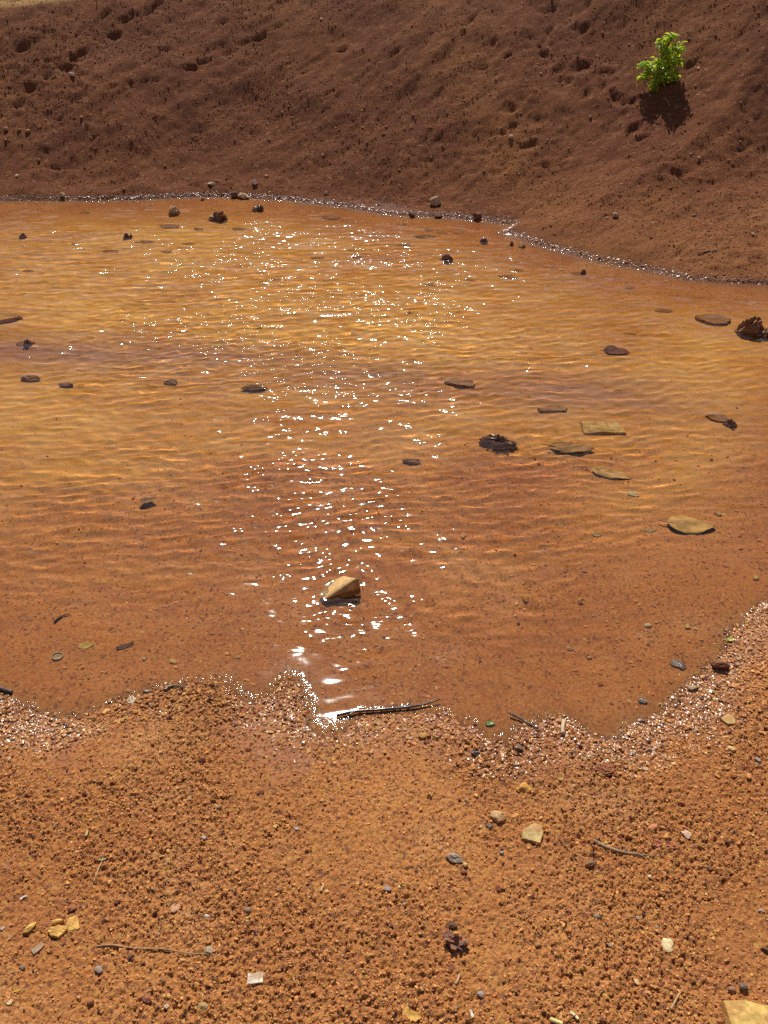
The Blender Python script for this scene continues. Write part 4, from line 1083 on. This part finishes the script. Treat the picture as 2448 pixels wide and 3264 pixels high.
# the tented leaf that stands out of the water near the shore
def tented_leaf():
    x, y, _ = wet(1092, 1905); k = px_size(x, y)
    zb_ = gz(x, y)
    root = empty("tented_leaf", (x, y, zb_), 0.0)
    bm = bmesh.new()
    # a ridge rises from lower left to upper right; the near face hangs down in shade
    nx, ny = 12, 8
    def P(u, v):
        cx = (-52 + 104 * u) * k                       # along the ridge
        ridge = -zb_ + (0.002 + 0.040 * u ** 1.2) - 0.010 * sstep(0.88, 1.0, u)
        ry = (-8 + 52 * u) * k
        if v <= 0.5:                                    # near, shaded flap
            t = 1 - v / 0.5
            return Vector((cx + 6 * k * t * u, ry - (4 + 5 * u) * k * t + 0.004 * math.sin(3 * t), ridge - (ridge - 0.003) * min(1, t * 1.05) ** 0.9))
        t = (v - 0.5) / 0.5                             # far, lit flap that slopes into the water
        w = (26 + 34 * (1 - abs(2 * u - 1.1) ** 2)) * k
        return Vector((cx - 26 * k * t, ry + w * 1.25 * t, ridge - (ridge + zb_ * 0.75) * t ** 1.2 * (0.95 - 0.2 * u)))
    g = [[P(i / nx, j / ny) for j in range(ny + 1)] for i in range(nx + 1)]
    for dz in (0.0, -0.0010):
        vs = [[bm.verts.new(p + Vector((0, -dz * 0.3, dz)) + Vector((0, 0, 0.0012 * math.sin(i * 2.1 + j)))) for j, p in enumerate(r)] for i, r in enumerate(g)]
        for i in range(nx):
            for j in range(ny):
                bm.faces.new((vs[i][j], vs[i + 1][j], vs[i + 1][j + 1], vs[i][j + 1]))
    bm_obj(bm, "blade", leaf_mat((.50, .30, .12), .5, 0.0), parent=root)
    bm_obj(tube_bm([g[nx][4] + Vector((0, 0, .001)), g[nx][4] + Vector((8 * k, -4 * k, -.012)), g[nx][4] + Vector((14 * k, -16 * k, -.035))], [.0012, .0010, .0008], sides=5), "stalk", leaf_mat((.30, .16, .07), .6, 0), parent=root)
    tag(root, "tented brown leaf standing out of the calm water with a dark near side", "leaf")
tented_leaf()

# --- twigs, straws and sticks
def twig(name, where, pts, rpx, col, label, cat="twig", lift=0.002, shoots=(), taper=.5, rough=.8, group=None):
    _seed[0] += 1
    W = []
    for (px, py) in pts:
        if where == 'g': x, y, z = hit(px, py); z = max(z, -0.002)
        elif where == 'b': x, y, z = bed_at(px, py)
        else: x, y, z = wet(px, py)
        W.append(Vector((x, y, z + lift)))
    k = px_size(*W[0]); r = rpx * k
    o0 = W[0].copy()
    loc = [w - o0 for w in W]
    if len(loc) == 2: loc = [loc[0], (loc[0] + loc[1]) / 2 + Vector((0, r, r * .6)), loc[1]]
    m = leaf_mat(col, rough, 0.0)
    if shoots:
        root = empty(name, o0)
        bm_obj(tube_bm(loc, [r, r * .9, r * taper], seed=_seed[0]), "stem", m, parent=root)
        for (i, dx, dy, dz) in shoots:
            p = loc[i]
            bm_obj(tube_bm([p, p + Vector((dx, dy, dz)) * k * .5, p + Vector((dx, dy, dz * .6)) * k], [r * .6, r * .5, r * .3], sides=5, seed=_seed[0] + i), "shoot", m, parent=root)
        return tag(root, label, cat, group)
    o = bm_obj(tube_bm(loc, [r, r * .9, r * taper], seed=_seed[0]), name, m, o0)
    return tag(o, label, cat, group)
twig("twig", 'g', [(308, 3020), (360, 3017), (430, 3026), (520, 3030), (600, 3042), (668, 3047)], 3.0, (.34, .20, .10), "long straight twig on the dry ground at lower left", shoots=[(1, 14, 22, 10), (4, 16, -12, 8)], lift=.004)
twig("twig", 'g', [(1892, 2684), (1935, 2705), (1990, 2722), (2035, 2728), (2085, 2733)], 6.0, (.24, .16, .09), "curved dark twig with a pale knot on the dry ground at right", shoots=[(2, 10, 16, 12), (3, 14, -12, 8)], lift=.004, taper=.3)
twig("twig", 'g', [(1778, 2672), (1812, 2712), (1846, 2756)], 2.4, (.22, .11, .06), "thin dark stem pointing at the short charred stick", lift=.003)
S("charred_stick", 'g', 1881, 2757, 40, .42, .34, (.10, .085, .07), "short charred stick below the thin dark stem", "stick", rz=14, cuts=4, patch=(.26, .21, .15))
twig("wet_twig", 'g', [(1072, 2290), (1130, 2277), (1200, 2270), (1290, 2262), (1350, 2254), (1402, 2240)], 5.0, (.06, .045, .04), "dark wet twig along the waterline in the centre", shoots=[(3, 24, 26, 3), (1, -18, -16, 2), (4, 20, 4, 4)], lift=.006, rough=.2)
twig("wet_twig", 'g', [(1624, 2286), (1665, 2302), (1712, 2326)], 4.0, (.07, .05, .04), "short dark wet twig slanting down at the right of the green leaf", lift=.005, rough=.25)
twig("wet_twig", 'g', [(-8, 2198), (20, 2206), (42, 2213)], 7.0, (.08, .06, .045), "dark wet stick end at the left edge of the shoreline", "stick", lift=.005, taper=.8, rough=.3)
twig("wet_twig", 'g', [(522, 2206), (552, 2192), (585, 2197)], 4.0, (.08, .06, .045), "bent dark twig in the wet gravel of the left shoreline", lift=.006, rough=.3)
twig("pale_stick", 'g', [(1792, 2345), (1792, 2325), (1796, 2302)], 7.0, (.50, .38, .24), "short pale stick lying on the wet gravel left of the side pool", "stick", lift=.006, taper=.9)
twig("straw", 'g', [(300, 2815), (312, 2780), (330, 2742)], 2.6, (.50, .34, .16), "thin pale stem hanging below the small folded khaki leaf", "straw", lift=.003)
twig("straw", 'g', [(1752, 3252), (1768, 3258), (1792, 3268)], 7.0, (.62, .52, .22), "pale straw piece cut by the bottom edge, left of the pair", "straw", lift=.004, taper=.9)
twig("straw", 'g', [(1816, 3230), (1830, 3242), (1842, 3253)], 6.0, (.64, .55, .28), "pale straw piece near the bottom edge, right of the pair", "straw", lift=.004, taper=.9)
twig("straw", 'g', [(1499, 3224), (1502, 3236), (1507, 3250)], 6.0, (.55, .46, .32), "short pale straw at bottom centre right of the ragged yellow leaf", "straw", lift=.004, taper=.9)
twig("straw", 'g', [(2136, 3222), (2152, 3192), (2172, 3158)], 3.6, (.48, .32, .16), "upright thin straw left of the corner slab", "straw", lift=.004)
twig("straw", 'g', [(1451, 3140), (1460, 3125), (1464, 3108)], 4.5, (.50, .33, .18), "short faded straw below the purple clinker lump", "straw", lift=.003)
twig("straw", 'g', [(66, 2872), (78, 2864), (88, 2860)], 4.0, (.72, .66, .55), "tiny white straw at left above the slim yellow stone", "straw", lift=.003)
twig("straw", 'g', [(276, 2668), (278, 2658), (280, 2650)], 4.0, (.55, .45, .20), "tiny yellow straw above the small folded khaki leaf", "straw", lift=.003)
twig("straw", 'g', [(1024, 2845), (1028, 2832), (1033, 2824)], 4.0, (.55, .42, .2), "tiny tan straw near the centre of the dry ground", "straw", lift=.003)
twig("twig", 'g', [(2224, 810), (2250, 804), (2284, 800)], 2.4, (.36, .22, .13), "thin twig lying on the toe of the bank at right", lift=.006)
twig("twig", 'b', [(175, 1985), (198, 1968), (222, 1960)], 4.0, (.08, .05, .04), "dark twig under the water above the round bottle cap", lift=.006)

# --- round bottle cap lying open side up in the shallows
def bottle_cap():
    x, y, z = bed_at(183, 2094); k = px_size(x, y, z); R = 17.5 * k
    root = empty("bottle_cap", (x, y, z + 0.001)); root.rotation_euler = (math.radians(-7), math.radians(4), 0.3)
    def ring(r0, r1, z0, z1, n=42, crimp=0.0):
        bm = bmesh.new(); prof = [(r0, z0), (r1, z0), (r1, z1), (r0, z1)]
        R_ = []
        for i in range(n):
            a = 6.28318 * i / n; c = 1 + crimp * (1 if i % 2 else -1)
            R_.append([bm.verts.new((math.cos(a) * r * (c if j in (1, 2) else 1), math.sin(a) * r * (c if j in (1, 2) else 1), h)) for j, (r, h) in enumerate(prof)])
        for i in range(n):
            for j in range(4):
                bm.faces.new((R_[i][j], R_[(i + 1) % n][j], R_[(i + 1) % n][(j + 1) % 4], R_[i][(j + 1) % 4]))
        return bm
    metal = stone_mat((.42, .50, .38), .35)
    bm_obj(ring(R * .84, R, 0, .006, crimp=.03), "rim", metal, parent=root)
    bm_obj(ring(0.0005, R * .86, .0002, .0016), "disc", stone_mat((.40, .26, .10), .7), parent=root)
    tag(root, "round bottle cap with a pale green rim, open side up in the shallows at left", "bottle cap")
bottle_cap()

# --- the little green shrub on the bank, its stem and leaves
def shrub():
    bx, by, bz = hit(2094, 280); k = px_size(bx, by, bz) * 0.94
    root = empty("shrub", (bx, by, bz - 0.01))
    wood = leaf_mat((.16, .10, .06), .8, 0.0)
    rng = random.Random(7)
    # foliage masses: sideways px, height px, depth px, radius px
    CL = [(22, 158, 6, 12), (6, 150, 0, 14), (-12, 140, 6, 14), (40, 132, -4, 17), (52, 120, 2, 13), (12, 122, 8, 17), (-2, 118, -6, 14), (30, 105, 10, 17), (4, 98, -8, 18), (46, 88, 0, 16), (58, 82, 6, 9),
          (24, 82, 12, 18), (-14, 84, 2, 16), (-52, 78, -4, 14), (-66, 74, 2, 9), (-34, 66, 4, 15), (-20, 60, -10, 16), (6, 68, 10, 18), (34, 62, -8, 16), (-44, 48, 4, 13), (-56, 38, 0, 10), (-8, 42, -4, 17), (16, 40, 8, 16),
          (48, 42, -6, 13), (50, 34, 4, 10), (-18, 20, -6, 12), (0, 24, 4, 13), (-10, 12, -10, 9), (26, 26, 6, 11)]
    bm_obj(tube_bm([(0, 0, 0), (2 * k, 0, 40 * k), (-2 * k, 2 * k, 85 * k), (10 * k, 0, 125 * k), (18 * k, 3 * k, 155 * k)], [.0085, .006, .0045, .003, .0018], sides=7, seed=3), "stem", wood, parent=root)
    stem = [Vector((0, 0, 0)), Vector((2 * k, 0, 40 * k)), Vector((-2 * k, 2 * k, 85 * k)), Vector((10 * k, 0, 125 * k))]
    for i, (dx, dz, dy, r) in enumerate(CL):
        if i % 2 == 0 or r < 12:
            tip_ = Vector((dx, dy * 1.6, dz)) * k
            st = min(stem, key=lambda p: abs(p.z - tip_.z * 0.62))
            mid = st.lerp(tip_, .5) + Vector((0, 0, 5 * k))
            bm_obj(tube_bm([st, mid, tip_], [.003, .0022, .0012], sides=5, seed=i), "branch", wood, parent=root)
    verts = []; faces = []; tint = []
    for (dx, dz, dy, r) in CL:
        n = int(r * 3.4)
        for _ in range(n):
            while True:
                p = Vector((rng.uniform(-1, 1), rng.uniform(-1, 1), rng.uniform(-1, 1)))
                if p.length < 1: break
            c = Vector((dx + p.x * r, (dy * 1.6 + p.y * r * 1.3), dz + p.z * r * .85)) * k
            L = rng.uniform(0.018, 0.036); W = L * rng.uniform(.32, .46)
            az = rng.uniform(0, 6.283); droop = rng.uniform(-.9, .35)
            d = Vector((math.cos(az) * math.cos(droop), math.sin(az) * math.cos(droop), math.sin(droop)))
            sidev = d.cross(Vector((0, 0, 1))).normalized(); roll = rng.uniform(-.7, .7)
            up = sidev.cross(d); sv = sidev * math.cos(roll) + up * math.sin(roll); up2 = sv.cross(d)
            b = len(verts)
            for (t, w, h) in ((0, 0, 0), (.35, 1, .10), (.35, -1, .10), (.38, 0, -.02), (.72, .75, .03), (.72, -.75, .03), (.75, 0, -.08), (1.0, 0, -.22)):
                verts.append(c + d * L * t + sv * W * .5 * w + up2 * L * h)
            faces += [(b, b + 1, b + 3), (b, b + 3, b + 2), (b + 1, b + 4, b + 6), (b + 1, b + 6, b + 3), (b + 3, b + 6, b + 5), (b + 3, b + 5, b + 2), (b + 4, b + 7, b + 6), (b + 6, b + 7, b + 5)]
            hshade = rng.random()
            col = (.38 + .24 * hshade, .52 + .16 * hshade, .03 + .03 * rng.random()) if rng.random() < .8 else (.18, .34, .06)
            tint += [col] * 8
    me = np_mesh("foliage", np.array([v[:] for v in verts]), np.array(faces), smooth=True)
    add_color(me, np.array(tint))
    m, nt, out = new_mat("shrub_leaf"); q = N(nt)
    c = q.attr("tint", 0)
    bs = q.n("BsdfPrincipled"); q.put(bs.inputs["Base Color"], c); bs.inputs["Roughness"].default_value = .38
    tr = q.n("BsdfTranslucent"); q.put(tr.inputs[0], q.mix(1.0, c, (1.0, 1.0, .7), 'MULTIPLY'))
    mx = q.n("MixShader"); mx.inputs[0].default_value = .62
    nt.links.new(bs.outputs[0], mx.inputs[1]); nt.links.new(tr.outputs[0], mx.inputs[2]); nt.links.new(mx.outputs[0], out.inputs[0])
    fo = link(me, "foliage", m, root); fo["kind"] = "stuff"
    tag(root, "small bright green leafy shrub growing alone on the brown bank", "shrub")
shrub()

# --- grass tufts on the bench and a seedling in the foreground
def tuft(px, py, hpx, n, col, label, name="grass_tuft", cat="grass", where='g', lean=.5):
    _seed[0] += 1
    rng = random.Random(_seed[0])
    x, y, z = hit(px, py); k = px_size(x, y, z)
    root = empty(name, (x, y, z))
    for i in range(n):
        az = rng.uniform(0, 6.283); H = hpx * k * rng.uniform(.6, 1.1); l = rng.uniform(.1, lean)
        d = Vector((math.cos(az), math.sin(az), 0))
        bm = bmesh.new(); s_ = d.cross(Vector((0, 0, 1))) * H * .07
        pr = None
        for j in range(5):
            t = j / 4; p = d * H * l * t * t + Vector((0, 0, H * t * (1 - .25 * l * t))); w = s_ * (1 - t * .92)
            cur = (bm.verts.new(p - w), bm.verts.new(p + w), bm.verts.new(p + d.cross(s_).normalized() * 0.0006 + Vector((0, 0, .0003))))
            if pr:
                bm.faces.new((pr[0], pr[1], cur[1], cur[0])); bm.faces.new((pr[1], pr[2], cur[2], cur[1])); bm.faces.new((pr[2], pr[0], cur[0], cur[2]))
            pr = cur
        bm_obj(bm, "blade", leaf_mat(col, .5, .35), parent=root)
    tag(root, label, cat)
tuft(308, 14, 16, 16, (.20, .30, .05), "small green grass tuft at the right end of the pale bench")
tuft(75, 28, 12, 14, (.30, .32, .08), "yellowish grass tuft at the left of the pale bench")
tuft(192, 36, 8, 8, (.10, .12, .04), "tiny dark grass tuft in the middle of the pale bench")
tuft(2250, 2832, 12, 7, (.16, .34, .06), "tiny green seedling sprouting from the dry ground at right", "seedling", "seedling", lean=1.2)

# ------------------------------------------------------------------ metres to scene units
for o in list(bpy.data.objects):
    if o.parent is None and o.type in ('MESH', 'EMPTY'):
        o.location = o.location * K
        o.scale = o.scale * K
